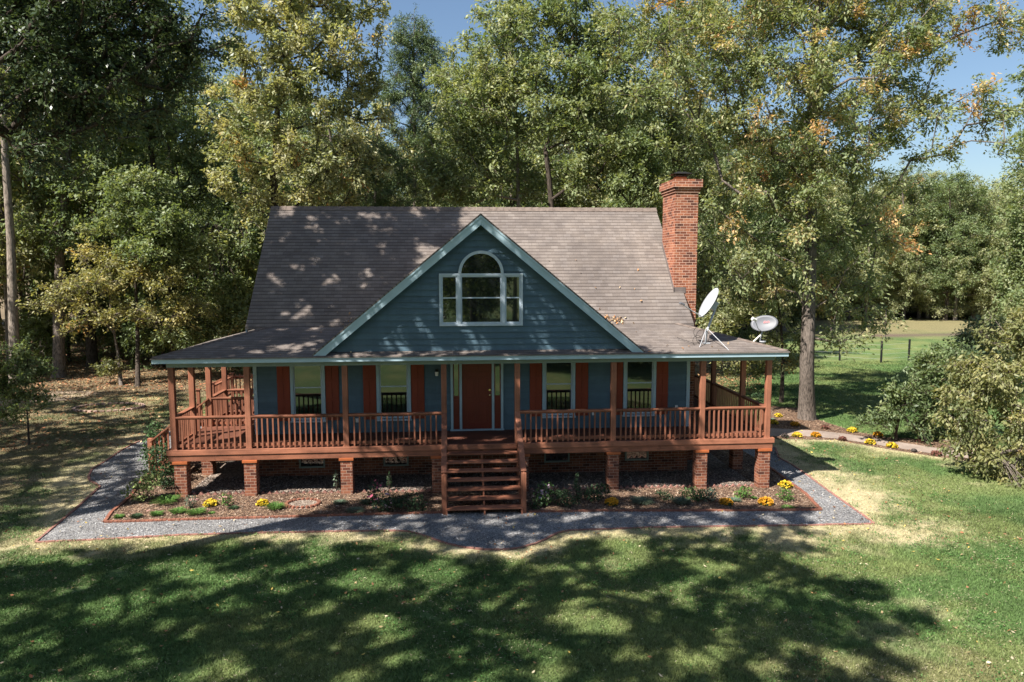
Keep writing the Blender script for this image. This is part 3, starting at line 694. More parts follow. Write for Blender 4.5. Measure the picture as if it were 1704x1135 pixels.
roof_slab('gable_roof', [[(fl, GY-.02, EZ+.03), (GX, GY-.02, GZ+.03), (GX, apex_b[1]+.05, GZ+.03), (xv-.02, BY+.02, zbk+.03), (fl-.0, EY+.10, EZ+.03)],
                         [(fr_, GY-.02, EZ+.03), (GX, GY-.02, GZ+.03), (GX, apex_b[1]+.05, GZ+.03), (xw+.02, BY+.02, zbk+.03), (fr_+.0, EY+.10, EZ+.03)]], M['shingle'], .05)
# ridge and hip caps
rc = MB()
for i in range(54):
    x_ = -5.80+i*.2345; rc.add([(x_, RY-.13, RZ-.115), (x_+.25, RY-.13, RZ-.105), (x_+.25, RY, RZ+.035), (x_, RY, RZ+.022), (x_, RY+.13, RZ-.115), (x_+.25, RY+.13, RZ-.105)], [(0, 1, 2, 3), (3, 2, 5, 4), (0, 3, 4), (1, 5, 2)])
M['ridge'] = painted('ridge_shingle', (.17, .135, .115), .25, .95, .1, (1, 1, 1), 7)
hp(rc, 'ridge_cap', M['ridge'])
hc = MB()
for (c0, c1) in (((EX0, EY, EZ), hl), ((EX1, EY, EZ), hr)):
    c0, c1 = np.array(c0), np.array(c1); n_ = 15; hc = MB()
    for i in range(n_):
        a = c0+(c1-c0)*i/n_; b = c0+(c1-c0)*(i+1.12)/n_
        if b[1] > BY: b = c1
        sgn = 1 if c0[0] < 0 else -1
        p1, p2 = np.array([.12*sgn, 0, -.0]), np.array([0, .12, .0])
        hc.add([a+p1+(0, 0, .012), b+p1+(0, 0, .004), b+(0, 0, .030), a+(0, 0, .04), a+p2+(0, 0, .012), b+p2+(0, 0, .004)], [(0, 1, 2, 3), (3, 2, 5, 4), (0, 3, 4), (1, 5, 2)])
    hp(hc, 'hip_cap', M['ridge'])
# rake boards of main roof
for xa, xb, s in ((-5.80, -5.80, 1), (7.10, 6.86, -1)):
    for sgn in (1,):
        m = MB().hexa([(xa, BY+.02, zbk-.24), (xa+s*.03, BY+.02, zbk-.24), (xb+s*.03, RY, RZ-.24), (xb, RY, RZ-.24)], [(xa, BY+.02, zbk-.062), (xa+s*.03, BY+.02, zbk-.062), (xb+s*.03, RY, RZ-.062), (xb, RY, RZ-.062)])
        hp(m, 'rake_board', M['trim'])
# gable wall
GW = 0.0
gz0 = zf(GW)-.0; apz = GZ-.12
span = lambda z: (GX-(apz-z)/GS, GX+(apz-z)/GS)
w = MB(); gh = [(-.29, 1.80, ZD+3.16, ZD+4.49)]
siding_boards(w, GW, gz0, apz-.02, span, .158, gh)
a, b = span(gz0); w.add([(a, GW+.002, gz0), (b, GW+.002, gz0), (GX, GW+.002, apz), (a, GW+.1, gz0), (b, GW+.1, gz0), (GX, GW+.1, apz)], [(0, 1, 2), (5, 4, 3), (0, 3, 4, 1), (1, 4, 5, 2), (2, 5, 3, 0)])
hp(w, 'gable_wall', M['siding'])
# gable rake boards + soffit
for s in (-1, 1):
    f = (GX+s*GF, EZ+.0); ap = (GX, GZ)
    dxy = np.array([ap[0]-f[0], ap[1]-f[1]]); L = np.linalg.norm(dxy); dxy /= L; nn = np.array([dxy[1]*s, -dxy[0]*s]); nn = nn if nn[1] < 0 else -nn
    wv = .215/ (1/ math.cos(math.atan(GS)))*1.0
    vd = .265
    q = [(f[0], f[1]), (ap[0], ap[1]), (ap[0], ap[1]-vd), (f[0]-s*vd/GS*1.0, f[1])]
    q = q if s < 0 else q
    y0, y1 = GY, GY+.03
    m = MB().add([(p[0], y0, p[1]) for p in q]+[(p[0], y1, p[1]) for p in q], [(0, 1, 2, 3), (7, 6, 5, 4), (0, 4, 5, 1), (1, 5, 6, 2), (2, 6, 7, 3), (3, 7, 4, 0)])
    me_o = hp(m, 'gable_rake_board', M['trim'])
    # drip strip, a little proud, along the upper edge
    q2 = [(f[0], f[1]+.002), (ap[0], ap[1]+.002), (ap[0], ap[1]-.075), (f[0]-s*.075/GS, f[1]+.002)]
    m = MB().add([(p[0], y0-.018, p[1]) for p in q2]+[(p[0], y0-.001, p[1]) for p in q2], [(0, 1, 2, 3), (7, 6, 5, 4), (0, 4, 5, 1), (1, 5, 6, 2), (2, 6, 7, 3), (3, 7, 4, 0)])
    sub(m, 'drip_strip', M['trim'], me_o)
    # soffit between rake and wall
    so_ = .20
    q3 = [(f[0]-s*so_/GS, f[1]), (ap[0], ap[1]-so_)]
    m = MB().add([(q3[0][0], y1, q3[0][1]), (q3[1][0], y1, q3[1][1]), (q3[1][0], GW+.02, q3[1][1]), (q3[0][0], GW+.02, q3[0][1])]+[(q3[0][0], y1, q3[0][1]+.02), (q3[1][0], y1, q3[1][1]+.02), (q3[1][0], GW+.02, q3[1][1]+.02), (q3[0][0], GW+.02, q3[0][1]+.02)],
                 [(0, 1, 2, 3), (7, 6, 5, 4), (0, 4, 5, 1), (1, 5, 6, 2), (2, 6, 7, 3), (3, 7, 4, 0)])
    hp(m, 'gable_soffit', M['olive'])
# gable window: three sashes and an arched light over the middle one
gy = GW-.02
xg = [-.335, .175, 1.325, 1.835]; z0, z1 = ZD+3.13, ZD+4.49
f = MB(); t = .06; yo = gy-.05
f.box(xg[0], xg[3], yo, gy+.05, z0, z0+t); f.box(xg[0], xg[3], yo, gy+.05, z1-t, z1)
for x_ in xg[:1]: f.box(x_, x_+t, yo, gy+.05, z0+t, z1-t)
f.box(xg[3]-t, xg[3], yo, gy+.05, z0+t, z1-t)
for x_ in xg[1:3]: f.box(x_-.045, x_+.045, yo-.002, gy+.05, z0+t, z1-t)
gwn = hp(f, 'gable_window', M['vinyl'], .003)
s = MB(); gl = MB(); zr_ = ZD+3.86
for a, b in ((xg[0]+t, xg[1]-.045), (xg[1]+.045, xg[2]-.045), (xg[2]+.045, xg[3]-t)):
    q = .035; A0, A1, Z0, Z1 = a, b, z0+t, z1-t
    s.box(A0, A0+q, gy-.025, gy+.03, Z0, Z1); s.box(A1-q, A1, gy-.025, gy+.03, Z0, Z1); s.box(A0+q, A1-q, gy-.025, gy+.03, Z0, Z0+q*1.2); s.box(A0+q, A1-q, gy-.025, gy+.03, Z1-q, Z1); s.box(A0+q, A1-q, gy-.025, gy+.03, zr_-.016, zr_+.016)
    gl.box(A0+q, A1-q, gy-.006, gy+.002, Z0+q*1.2, zr_-.016); gl.box(A0+q, A1-q, gy-.006, gy+.002, zr_+.016, Z1-q)
sub(s, 'sash', M['vinyl'], gwn)
ac, ar, aw = GX+.01, .585, .075; n_ = 32; zc = z1+.0; yo = gy-.06
m = MB(); V = []
for i in range(n_+1):
    th_ = math.pi*i/n_; c_, s_ = math.cos(th_), math.sin(th_)
    for rr, yy in ((ar, yo), (ar-aw, yo), (ar-aw, gy+.03), (ar, gy+.03)): V.append((ac+rr*c_, yy, zc+rr*s_))
Fc = []
for i in range(n_):
    for k in range(4): Fc.append((i*4+k, i*4+(k+1) % 4, (i+1)*4+(k+1) % 4, (i+1)*4+k))
m.add(V, Fc); arch = hp(m, 'arched_window', M['vinyl'])
pv = [(ac+(ar-aw)*math.cos(math.pi*i/n_), gy-.024, zc+(ar-aw)*math.sin(math.pi*i/n_)) for i in range(n_+1)]
m2 = MB().add(pv+[(p[0], p[1]+.008, p[2]) for p in pv], [tuple(range(n_+1)), tuple(range(2*n_+1, n_, -1))]); sub(m2, 'pane', M['glass'], arch)
sub(gl, 'pane', M['glass'], gwn)

# chimney
cx0, cx1, cy0, cy1 = 6.745, 7.445, 2.86, 4.20
CT = None
ctop = W(1140, 320.5, cy0)[2]
m = MB().box(cx0, cx1, cy0, cy1, -.2, ctop)
ch = hp(m, 'chimney', M['brickchim'])
e1, e2, e3 = .03, .06, .10
h1 = (W(1140, 311.2, cy0)[2]-ctop)/2; zt_ = ctop+2*h1; zt2 = W(1140, 298.5, cy0)[2]
cc = MB().box(cx0-e1, cx1+e1, cy0-e1, cy1+e1, ctop+.001, ctop+h1-.012); cc.box(cx0-e2, cx1+e2, cy0-e2, cy1+e2, ctop+h1-.010, zt_-.014); cc.box(cx0-e3, cx1+e3, cy0-e3, cy1+e3, zt_-.012, zt2)
sub(cc, 'chimney_cap', M['brickchim'], ch, .004)
cxm, cym = (cx0+cx1)/2-.02, (cy0+cy1)/2
sub(MB().box(cxm-.16, cxm+.16, cym-.16, cym+.16, zt2, zt2+.17), 'chimney_flue', M['terracotta'], ch, .01)
hood = MB().hexa([(cxm-.31, cym-.31, zt2+.22), (cxm+.31, cym-.31, zt2+.22), (cxm+.31, cym+.31, zt2+.22), (cxm-.31, cym+.31, zt2+.22)], [(cxm-.12, cym-.12, zt2+.30), (cxm+.12, cym-.12, zt2+.30), (cxm+.12, cym+.12, zt2+.30), (cxm-.12, cym+.12, zt2+.30)])
for sx in (-1, 1):
    for sy in (-1, 1): hood.box(cxm+sx*.14-.01, cxm+sx*.14+.01, cym+sy*.14-.01, cym+sy*.14+.01, zt2+.15, zt2+.23)
hood.box(cxm-.2, cxm+.2, cym-.2, cym+.2, zt2+.14, zt2+.165)
sub(hood, 'chimney_hood', M['black'], ch)
# lead flashing stepped along the chimney
zm = lambda y: zbk+SL*(y-BY)
fl_ = MB().hexa([(cx0-.012, cy0-.03, zm(cy0-.03)+.0), (cx0-.001, cy0-.03, zm(cy0-.03)), (cx0-.001, cy1, zm(cy1)), (cx0-.012, cy1, zm(cy1))], [(cx0-.012, cy0-.03, zm(cy0-.03)+.16), (cx0-.001, cy0-.03, zm(cy0-.03)+.16), (cx0-.001, cy1, zm(cy1)+.16), (cx0-.012, cy1, zm(cy1)+.16)])
fl_.box(cx0-.012, 7.11, cy0-.012, cy0-.001, zm(cy0)-.05, zm(cy0)+.13)
M['flash'] = painted('flashing', (.16, .13, .12), .2, .6)
sub(fl_, 'flashing', M['flash'], ch)

# ------------------------------------------------------------------ satellite dishes
def roofz(x, y): return zf(y)
def hit_roof(px, py):
    d = ray(px, py); # plane z = EZ+S1*(y-EY)
    t = (EZ+S1*(CAM[1]-EY)-CAM[2])/(d[2]-S1*d[1]); return CAM+d*t
def dish_mesh(a, b, depth, n=28, rings=5, th=.012):
    V, Fc = [(0, 0, 0)], []
    for k in range(1, rings+1):
        q = k/rings
        for i in range(n): V.append((a*q*math.cos(2*math.pi*i/n), b*q*math.sin(2*math.pi*i/n), depth*q*q))
    for i in range(n): Fc.append((0, 1+i, 1+(i+1) % n))
    for k in range(rings-1):
        for i in range(n):
            j = (i+1) % n; Fc.append((1+k*n+i, 1+(k+1)*n+i, 1+(k+1)*n+j, 1+k*n+j))
    nv = len(V); V += [(x, y, z-th) for x, y, z in V]; Fc += [tuple(nv+i for i in f)[::-1] for f in Fc]
    for i in range(n):
        j = (i+1) % n; b0 = 1+(rings-1)*n; Fc.append((b0+i, nv+b0+i, nv+b0+j, b0+j))
    m = MB(); m.v = V; m.f = Fc; return m
def frame(nrm, upv):
    n_ = Vector(nrm).normalized(); x = Vector(upv).cross(n_).normalized(); y = n_.cross(x)
    return Matrix((x, y, n_)).transposed()
b0 = hit_roof(1174, 571); Y1 = b0[1]
base = (b0[0], b0[1], b0[2])
big = tag(empty('satellite_dish', base), 'large pale satellite dish on a tripod mast, seen nearly edge-on, beside the chimney', 'satellite dish')
rel = lambda px, py, dy=0: tuple(np.array(W(px, py, Y1+dy))-b0)
cen = np.array(rel(1183, 506)); nrm = Vector((-.86, .0, .50)).normalized()
dm_ = dish_mesh(.40, .455, .09); o = place(bpy.data.objects.new('reflector', dm_.mesh('reflector', M['dishpaint'], True)), big, tuple(cen))
o.rotation_euler = frame(nrm, (0, 0, 1)).to_euler()
cen_v = Vector(cen)
MB().box(-.10, .10, -.12, .12, -.16, -.012).build('rear_bracket', M['metal'], big, tuple(cen), .005).rotation_euler = frame(nrm, (0, 0, 1)).to_euler()
bk = cen_v-nrm*.16
MB().tube([(0, 0, 0), (.02, 0, .30), tuple(bk)], .032, 10).build('mast', M['metal'], big, (0, 0, 0), 0, True)
bot = rel(1171, 528); lnb = rel(1135, 506, -.35)
MB().tube([bot, tuple((np.array(bot)+np.array(lnb))/2+(0, 0, -.02)), lnb], .015, 8).build('feed_arm', M['metal'], big)
lb = MB(); 
for k in (-1, 0, 1): lb.tube([tuple(np.array(lnb)+(-.05, k*.07, .03)), tuple(np.array(lnb)+(.05, k*.07, -.01))], [.03, .022], 8)
lb.bar(tuple(np.array(lnb)+(0, -.1, 0)), tuple(np.array(lnb)+(0, .1, 0)), .03, .03); lb.build('receiver_head', M['dishgrey'], big)
def on_roof(px, py): return tuple(hit_roof(px, py)-b0)
top = tuple(Vector((.02, 0, .42)))
for p in ((1164, 578), (1213, 583)):
    q = on_roof(*p); MB().tube([q, top], .010, 8).build('strut', M['metal'], big)
st = MB()
for c_, r_ in ((np.array((-.12, -.1, .18)), .2), (np.array((-.2, 0, .30)), .15), (np.array((-.28, -.15, .08)), .14)):
    st.tube([tuple(c_+r_*np.array([math.cos(t_*.7), .3*math.sin(t_), math.sin(t_*.7)])) for t_ in np.linspace(0, 9, 30)], .006, 5)
st.tube([(-.1, -.1, .03), (-.4, -.15, .02), (-.7, .3, .13)], .006, 5); st.build('cable', M['black'], big)
MB().box(-.10, .10, -.10, .10, -.01, .02).build('base_plate', M['metal'], big)
c1 = hit_roof(1263, 571); sb = (8.52, .55, zf(.55)-.02)
sm = tag(empty('satellite_dish', sb), 'small grey oval satellite dish with red lettering at the right end of the porch roof', 'satellite dish')
Y2 = .55; sb_ = np.array(sb); rel2 = lambda px, py, dy=0: tuple(np.array(W(px, py, Y2+dy))-sb_)
c2 = np.array(rel2(1272, 539)); n2_ = Vector((-.42, -.80, .42)).normalized()
o = place(bpy.data.objects.new('reflector', dish_mesh(.36, .235, .05).mesh('reflector', M['dishgrey'], True)), sm, tuple(c2)); fr2 = frame(n2_, (-.15, 0, 1)); o.rotation_euler = fr2.to_euler()
tc = bpy.data.curves.new('lettering', 'FONT'); tc.body = 'dish'; tc.size = .11; tc.extrude = .001; tc.align_x = 'CENTER'; tc.materials.append(M['redprint'])
tob = bpy.data.objects.new('tmp', tc); lm_ = bpy.data.meshes.new_from_object(tob); bpy.data.objects.remove(tob); lm_.materials.clear(); lm_.materials.append(M['redprint']); to = place(bpy.data.objects.new('lettering', lm_), o, (.06, .01, .022)) 
bk2 = Vector(c2)-n2_*.06
MB().tube([(0, 0, 0), (.0, .0, .12), tuple(bk2)], .022, 8).build('mast', M['metal'], sm, (0, 0, 0), 0, True)
MB().tube([(-.22, -.05, -.02), (0, 0, .16)], .022, 8).build('strut', M['white'], sm)
MB().tube([(.06, -.02, -.03), (.06, -.02, .0)], .09, 12).build('base_plate', M['metal'], sm)
lb2 = rel2(1256, 532, -.35)
MB().tube([rel2(1268, 551), rel2(1262, 548, -.2), lb2], .012, 6).build('feed_arm', M['metal'], sm)
MB().tube([tuple(np.array(lb2)+(-.07, 0, .03)), tuple(np.array(lb2)+(.06, .03, -.02))], [.05, .035], 10).build('receiver_head', M['white'], sm)

# ------------------------------------------------------------------ brick edgings
def edging(name, pts, label, wd=.06, h=.016, ln=.20, group=None, zig=False):
    m = MB(); pts = [np.array(p) for p in pts]
    L = 0
    for a, b in zip(pts[:-1], pts[1:]):
        l = np.linalg.norm(b-a); n = max(1, round(l/ln))
        for i in range(n):
            p = a+(b-a)*(i+.03)/n; q = a+(b-a)*(i+.97)/n; z = gz(p[0])+h/2+random.uniform(-.004, .004); j = random.uniform(-.006, .006)
            m.bar((p[0], p[1]+j, z), (q[0], q[1]+j, z), wd, h+.03)
    o = m.build(name, M['edgebrick'], None, (0, 0, 0), .006); return tag(o, label, 'brick edging', group)
edging('path_edging', walk_front, 'red brick edging between the gravel path and the front lawn')
edging('path_edging', walk_left, 'red brick edging down the left side of the gravel path')
edging('path_edging', walk_right, 'red brick edging down the right side of the gravel path')
M['edgedark'] = painted('edging_old_brick', (.24, .10, .065), .35, .9, .2, (1, 1, 1), 6)
for nm, L_, lb_ in (('bed_edging', bed_front[:5], 'low worn brick edging in front of the mulch bed left of the steps'), ('bed_edging', bed_front[5:], 'low worn brick edging in front of the mulch bed right of the steps'), ('bed_edging', bed_right[:5], 'worn brick edging slanting along the right end of the mulch bed'), ('bed_edging', bed_left, 'low worn brick edging along the left end of the mulch bed')):
    o = edging(nm, L_, lb_, .08, .03, .1); o.data.materials[0] = M['edgedark']
def zigzag(x0, x1, y, label):
    m = MB(); n = max(3, round((x1-x0)/.17))
    for i in range(n):
        x = x0+(x1-x0)*(i+.5)/n; z = gz(x)-.01; r = .085*random.uniform(.85, 1.1)
        m.add([(x-r, y-.03, z), (x+r, y-.03, z), (x, y-.03, z+r*1.15), (x-r, y+.03, z), (x+r, y+.03, z), (x, y+.03, z+r*1.15)], [(0, 1, 2), (5, 4, 3), (1, 4, 5, 2), (2, 5, 3, 0)])
    tag(m.build('sawtooth_edging', M['edgebrick'], None), label, 'brick edging')
bays = ['between the left corner pillar and the next', 'between the second and third pillars from the left', 'just left of the front steps', None, 'just right of the front steps', 'between the third and second pillars from the right', 'at the right corner pillar']
for i in range(7):
    if bays[i] and i != 3: zigzag(PX[i]+.17, PX[i+1]-.17, .05, 'sawtooth row of tilted bricks '+bays[i])
# stone ring in the bed
rx, ry, _ = G(504, 840); m = MB()
for i in range(22):
    t_ = 2*math.pi*i/22; x_, y_ = rx+.40*math.cos(t_), ry+.33*math.sin(t_); m.tube([(x_, y_, gz(x_)), (x_, y_, gz(x_)+.07)], [.05, .045], 6)
o = m.build('stone_ring', M['edgedark'], None); tag(o, 'small scalloped ring of dark edging stones with pebbles in the left bed', 'stone ring')
m = MB().tube([(rx, ry, gz(rx)+.012), (rx, ry, gz(rx)+.03)], [.38, .36], 18); m.build('pebble_fill', M['pebble'], o)
# tree island with old bricks in the left yard
tx, ty, _ = G(182, 679); m = MB()
for i in range(34):
    t_ = 2*math.pi*i/34; x_, y_ = tx+1.35*math.cos(t_), ty+.9*math.sin(t_); m.bar((x_-.08*math.sin(t_), y_+.08*math.cos(t_), gz(x_)+.03), (x_+.08*math.sin(t_), y_-.08*math.cos(t_), gz(x_)+.03), .1, .09)
M['palebrick'] = painted('pale_brick', (.45, .30, .24), .3, .9)
tag(m.build('brick_ring', M['palebrick'], None), 'round bed ringed with pale pinkish bricks in the left yard', 'brick ring')

# ------------------------------------------------------------------ plant builders
def leaf_quads(P, size, nrm_up=.6, aspect=2.2, droop=.3, rg=rng, base=None):
    n = len(P); d = rg.normal(size=(n, 3))
    if base is not None: d = d*.62+base
    d[:, 2] -= droop; d /= np.linalg.norm(d, axis=1)[:, None]
    nn = rg.normal(size=(n, 3)); nn[:, 2] = np.abs(nn[:, 2])+nrm_up
    sd = np.cross(d, nn); sd /= np.linalg.norm(sd, axis=1)[:, None]+1e-9
    L = size*(.5+.95*rg.random(n))[:, None]; Wd = L/aspect
    up_ = np.cross(sd, d)
    a, b, c, e = P-d*L/2, P+sd*Wd/2-d*L*.05+up_*L*.06, P+d*L/2-up_*L*.04, P-sd*Wd/2-d*L*.05+up_*L*.06
    V = np.stack([a, b, c, e], 1).reshape(-1, 3); Fc = np.arange(n*4).reshape(n, 4)
    return V, Fc
def tree_mesh(seed, height, trunk_r, blobs, ncl, per, leaf, leafm, barkm, crad=.75, flat=.55, lean=(0, 0), base_branch=.35, trunk_pts=None, tintb=.55, minr=.012, aspect=2.2, limb_k=1.0, droop=.35, wob=.12, wp=.8, clusters=None):
    """blobs: list of (cx,cy,cz,rx,ry,rz) in local metres. returns (wood mesh, crown mesh)"""
    rg = np.random.default_rng(seed)
    # trunk
    if trunk_pts is None:
        k = 12; trunk = np.array([[lean[0]*(t**1.3)+wob*math.sin(3.1*t+seed)*t*2, lean[1]*(t**1.3)+wob*math.cos(2.3*t+seed)*t*2, height*t] for t in np.linspace(0, 1, k)])
    else: trunk = np.array(trunk_pts, float)
    # refine
    tt = [trunk[0]]
    for a, b in zip(trunk[:-1], trunk[1:]):
        n = max(1, int(np.linalg.norm(b-a)/.8));
        for i in range(n): tt.append(a+(b-a)*(i+1)/n)
    pos = [np.array(p) for p in tt]; par = [-1]+list(range(len(tt)-1)); ntr = len(tt)
    vol = np.array([b[3]*b[4]*b[5] for b in blobs] or [1])**wp; vol /= vol.sum(); cl = []
    for bi in (rg.choice(len(blobs), ncl, p=vol) if blobs else []):
        b = blobs[bi]; v = rg.normal(size=3); v /= np.linalg.norm(v); q = rg.random()**.42
        cl.append(np.array(b[:3])+v*q*np.array(b[3:6]))
    if clusters is not None: cl = list(clusters); ncl = len(cl)
    cl = np.array(cl); order = np.argsort(np.min(np.linalg.norm(cl[:, None]-np.array(pos)[None, :, :], axis=2), axis=1))
    zmin = height*base_branch; H_ = float(tt[-1][2])
    for ci in order:
        c = cl[ci]; A = np.array(pos); dv = c-A; dist = np.linalg.norm(dv, axis=1)
        cost = dist+1.1*np.maximum(0, A[:, 2]-c[2]+.35*dist)+np.where(A[:, 2] < zmin, 60, 0)
        cost[:ntr] *= .97
        j = int(np.argmin(cost)); L = dist[j]; n = max(1, int(L/.75)); p0 = A[j]; sag = rg.normal(size=3)*.10*L; sag[2] = abs(sag[2])+.05*L; prev = j
        for i in range(n):
            t_ = (i+1)/n; p = p0+(c-p0)*t_+sag*math.sin(math.pi*t_)*.9+rg.normal(size=3)*.05*(t_ < 1); pos.append(p); par.append(prev); prev = len(pos)-1
    P = np.array(pos); par = np.array(par); nn = len(P); ex = 2.25
    r = np.zeros(nn); cnt = np.zeros(nn); ch_ = np.zeros(nn)
    haschild = np.zeros(nn, bool); haschild[par[par >= 0]] = True; cnt[~haschild] = 1
    for i in range(nn-1, 0, -1): cnt[par[i]] += cnt[i]
    r = minr*np.maximum(cnt, 1)**(1/ex); s_ = trunk_r/r[0]
    r = np.where(np.arange(nn) < ntr, np.maximum(r*s_, minr*1.5), np.minimum(r*(1+(s_-1)*.55*limb_k), trunk_r*.6))
    r[:ntr] = np.minimum(r[:ntr], trunk_r*np.linspace(1, .18, ntr)**.75)
    wood = MB(); tp = P[:ntr].copy(); tr = list(r[:ntr]); tr[0] *= 1.55
    if ntr > 1: tr[1] *= 1.12
    tp = list(tp); tp.insert(1, tp[0]*.75+tp[1]*.25); tr.insert(1, tr[0]*.78)
    wood.tube(tp, tr, 11)
    wv, wf = [np.array(wood.v)], []
    # branches, vectorised
    I = np.arange(ntr, nn); A = P[par[I]]; B = P[I]; ra = np.minimum(r[par[I]], r[I]*1.25); rb2 = r[I]
    D = B-A; Ln = np.linalg.norm(D, axis=1)[:, None]+1e-6; D /= Ln; ref = np.tile([0.3, .2, 1.0], (len(I), 1)); S = np.cross(D, ref); S /= np.linalg.norm(S, axis=1)[:, None]+1e-6; U = np.cross(S, D)
    T_ = 7; tdir = rg.normal(size=(ncl, T_, 3)); axis = P[0:1]*0+cl; axis = axis-np.array([P[ntr-1, 0]*.5, P[ntr-1, 1]*.5, H_*.45]); axis /= np.linalg.norm(axis, axis=1)[:, None]+1e-6
    tdir = tdir+axis[:, None]*.55; tdir[:, :, 2] *= .8; tdir /= np.linalg.norm(tdir, axis=2)[:, :, None]; tlen = crad*(.55+.75*rg.random((ncl, T_)))*(.75+.5*rg.random((ncl, 1)))
    tA = np.repeat(cl[:, None], T_, 1).reshape(-1, 3); tB = (cl[:, None]+tdir*tlen[:, :, None]*.92+np.array([0, 0, -.10])*tlen[:, :, None]).reshape(-1, 3)
    A = np.concatenate([A, tA]); B = np.concatenate([B, tB]); ra = np.concatenate([ra, np.full(len(tA), minr*.8)]); rb2 = np.concatenate([rb2, np.full(len(tA), minr*.4)]); I = np.arange(len(A))
    D = B-A; Ln = np.linalg.norm(D, axis=1)[:, None]+1e-6; D /= Ln; ref = np.tile([0.3, .2, 1.0], (len(I), 1)); S = np.cross(D, ref); S /= np.linalg.norm(S, axis=1)[:, None]+1e-6; U = np.cross(S, D)
    n = 4; ring = []
    for q, rr in ((A-D*.01, ra), (B+D*rb2[:, None]*.3, rb2)):
        for k in range(n):
            t_ = 2*math.pi*k/n; ring.append(q+rr[:, None]*(math.cos(t_)*S+math.sin(t_)*U))
    V = np.stack(ring, 1); base = len(wood.v)
    fq = np.array([[k, (k+1) % n, n+(k+1) % n, n+k] for k in range(n)]); Fq = (base+np.arange(len(I))[:, None, None]*(2*n)+fq[None]).reshape(-1, 4)
    allV = np.concatenate([np.array(wood.v), V.reshape(-1, 3)]); quads = [f for f in wood.f if len(f) == 4]
    wm = npmesh('trunk', allV, np.concatenate([np.array(quads), Fq]), barkm, None, True)
    # leaves
    ti = rg.integers(0, T_, (ncl, per)); sv = rg.random((ncl, per))**.75; ii = np.arange(ncl)[:, None]
    bd = tdir[ii, ti]; tl = tlen[ii, ti]
    LP = (cl[:, None]+bd*(tl*(.12+sv*.95))[:, :, None]+np.array([0, 0, -.14])*(tl*sv**2)[:, :, None]+rg.normal(size=(ncl, per, 3))*(leaf*.42+crad*.07)).reshape(-1, 3)
    tn = np.clip(rg.normal(tintb, .22, (ncl, 1))*.65+rg.normal(tintb, .25, (ncl, per))*.35, 0, 1).ravel()
    # an occasional cluster turning early
    hot = rg.random((ncl, 1)) < .05; tn = np.where(np.repeat(hot, per, 1).ravel(), np.clip(tn+.3, 0, 1), tn)
    V, Fc = leaf_quads(LP, leaf, .55, aspect, droop, rg, bd.reshape(-1, 3))
    return wm, npmesh('crown', V, Fc, leafm, {'tint': tn})
def plant_tree(name, meshes, loc, rz=0, sc=1.0, label='', cat='tree', group=None, wood='trunk'):
    r_ = empty(name, loc, rz); r_.scale = (sc, sc, sc) if np.isscalar(sc) else sc
    tag(r_, label, cat, group)
    for nm, me in ((wood, meshes[0]), ('crown', meshes[1])):
        o = bpy.data.objects.new(nm, me); C.objects.link(o); o.parent = r_
    return r_
def lblobs(base, L):          # photo-surveyed crown masses -> local blobs
    out = []
    for (px, py, Y, rx_, rz_) in L:
        p = W(px, py, Y)-np.array(base); out.append((p[0], p[1], p[2], rx_*1.18, rx_*1.1, rz_*1.5))
    return out
# ------------------------------------------------------------------ trees one can single out
def at_depth(px, Y):          # ground point at depth Y under photo column px
    x = 0
    p = W(px, 600, Y); p2 = W(px, 500, Y); return (float(p[0]), Y, gz(p[0]))
def hero(name, label, base, tp, blobs, seed, ncl, per, leaf, lm, bm, tr, group=None, cat='tree', **k):
    """tp: [(px,py,Y)] trunk line above the base; blobs: [(px,py,Y,rx,rz)]"""
    B = np.array(base); tpts = [(0, 0, -.15)]+[tuple(W(*q)-B) for q in tp]
    H = tpts[-1][2]
    ms = tree_mesh(seed, H, tr, lblobs(base, blobs), ncl, per, leaf, M[lm], M[bm], trunk_pts=tpts, **k)
    return plant_tree(name, ms, base, 0, 1, label, cat, group)
def sunback(px, py, h, z0=None, roof=False):
    """where along the sun's ray above a shaded spot a branch has to hang"""
    if roof:
        d = ray(px, py); t = (zbk+SL*(CAM[1]-BY)-CAM[2])/(d[2]-SL*d[1]); p = CAM+d*t
        if p[1] < BY: p = hit_roof(px, py)
    else: p = np.array(G(px, py))
    return p+np.array([-.68, -.50, 1.0])*h
def roof_at(px, py):
    d = ray(px, py); t = (zbk+SL*(CAM[1]-BY)-CAM[2])/(d[2]-SL*d[1]); p = CAM+d*t
    return hit_roof(px, py) if p[1] < BY else p
def shade_clusters(poly, gaps, hf, surf, mind, gx, gy, seed, drop=None, minz=0):
    """leaf sprays hung along the sun's ray over a shaded area of the photograph, leaving its sun flecks open"""
    g = random.Random(seed); xs_ = [q[0] for q in poly]; ys_ = [q[1] for q in poly]; out, ps = [], np.zeros((0, 3))
    for _ in range(9000):
        px, py = g.uniform(min(xs_), max(xs_)), g.uniform(min(ys_), max(ys_))
        if not inside(np.array([px]), np.array([py]), poly)[0]: continue
        if any(((px-a)/(gx*k))**2+((py-b)/(gy*k))**2 < 1 for a, b, k in gaps): continue
        if drop and g.random() < drop(px, py): continue
        p = np.array(surf(px, py)); k = p-np.array(SUN)*(p@np.array(SUN))
        if len(ps) and np.min(np.linalg.norm(ps-k, axis=1)) < mind: continue
        h = hf(g); q = p+np.array([-.68, -.50, 1.0])*h
        for _k in range(30):     # hang it above the top of the view, unseen, its shade left in place
            d = q-CAM; zc_ = d@fw; x_, y_ = (852+F*(d@rt)/zc_, 567.5-F*(d@up)/zc_) if zc_ > .3 else (0, -999)
            if y_ < -75 or x_ < -90: break
            h += .5; q = p+np.array([-.68, -.50, 1.0])*h
        ps = np.vstack([ps, k]); out.append(q)
    return np.array(out)
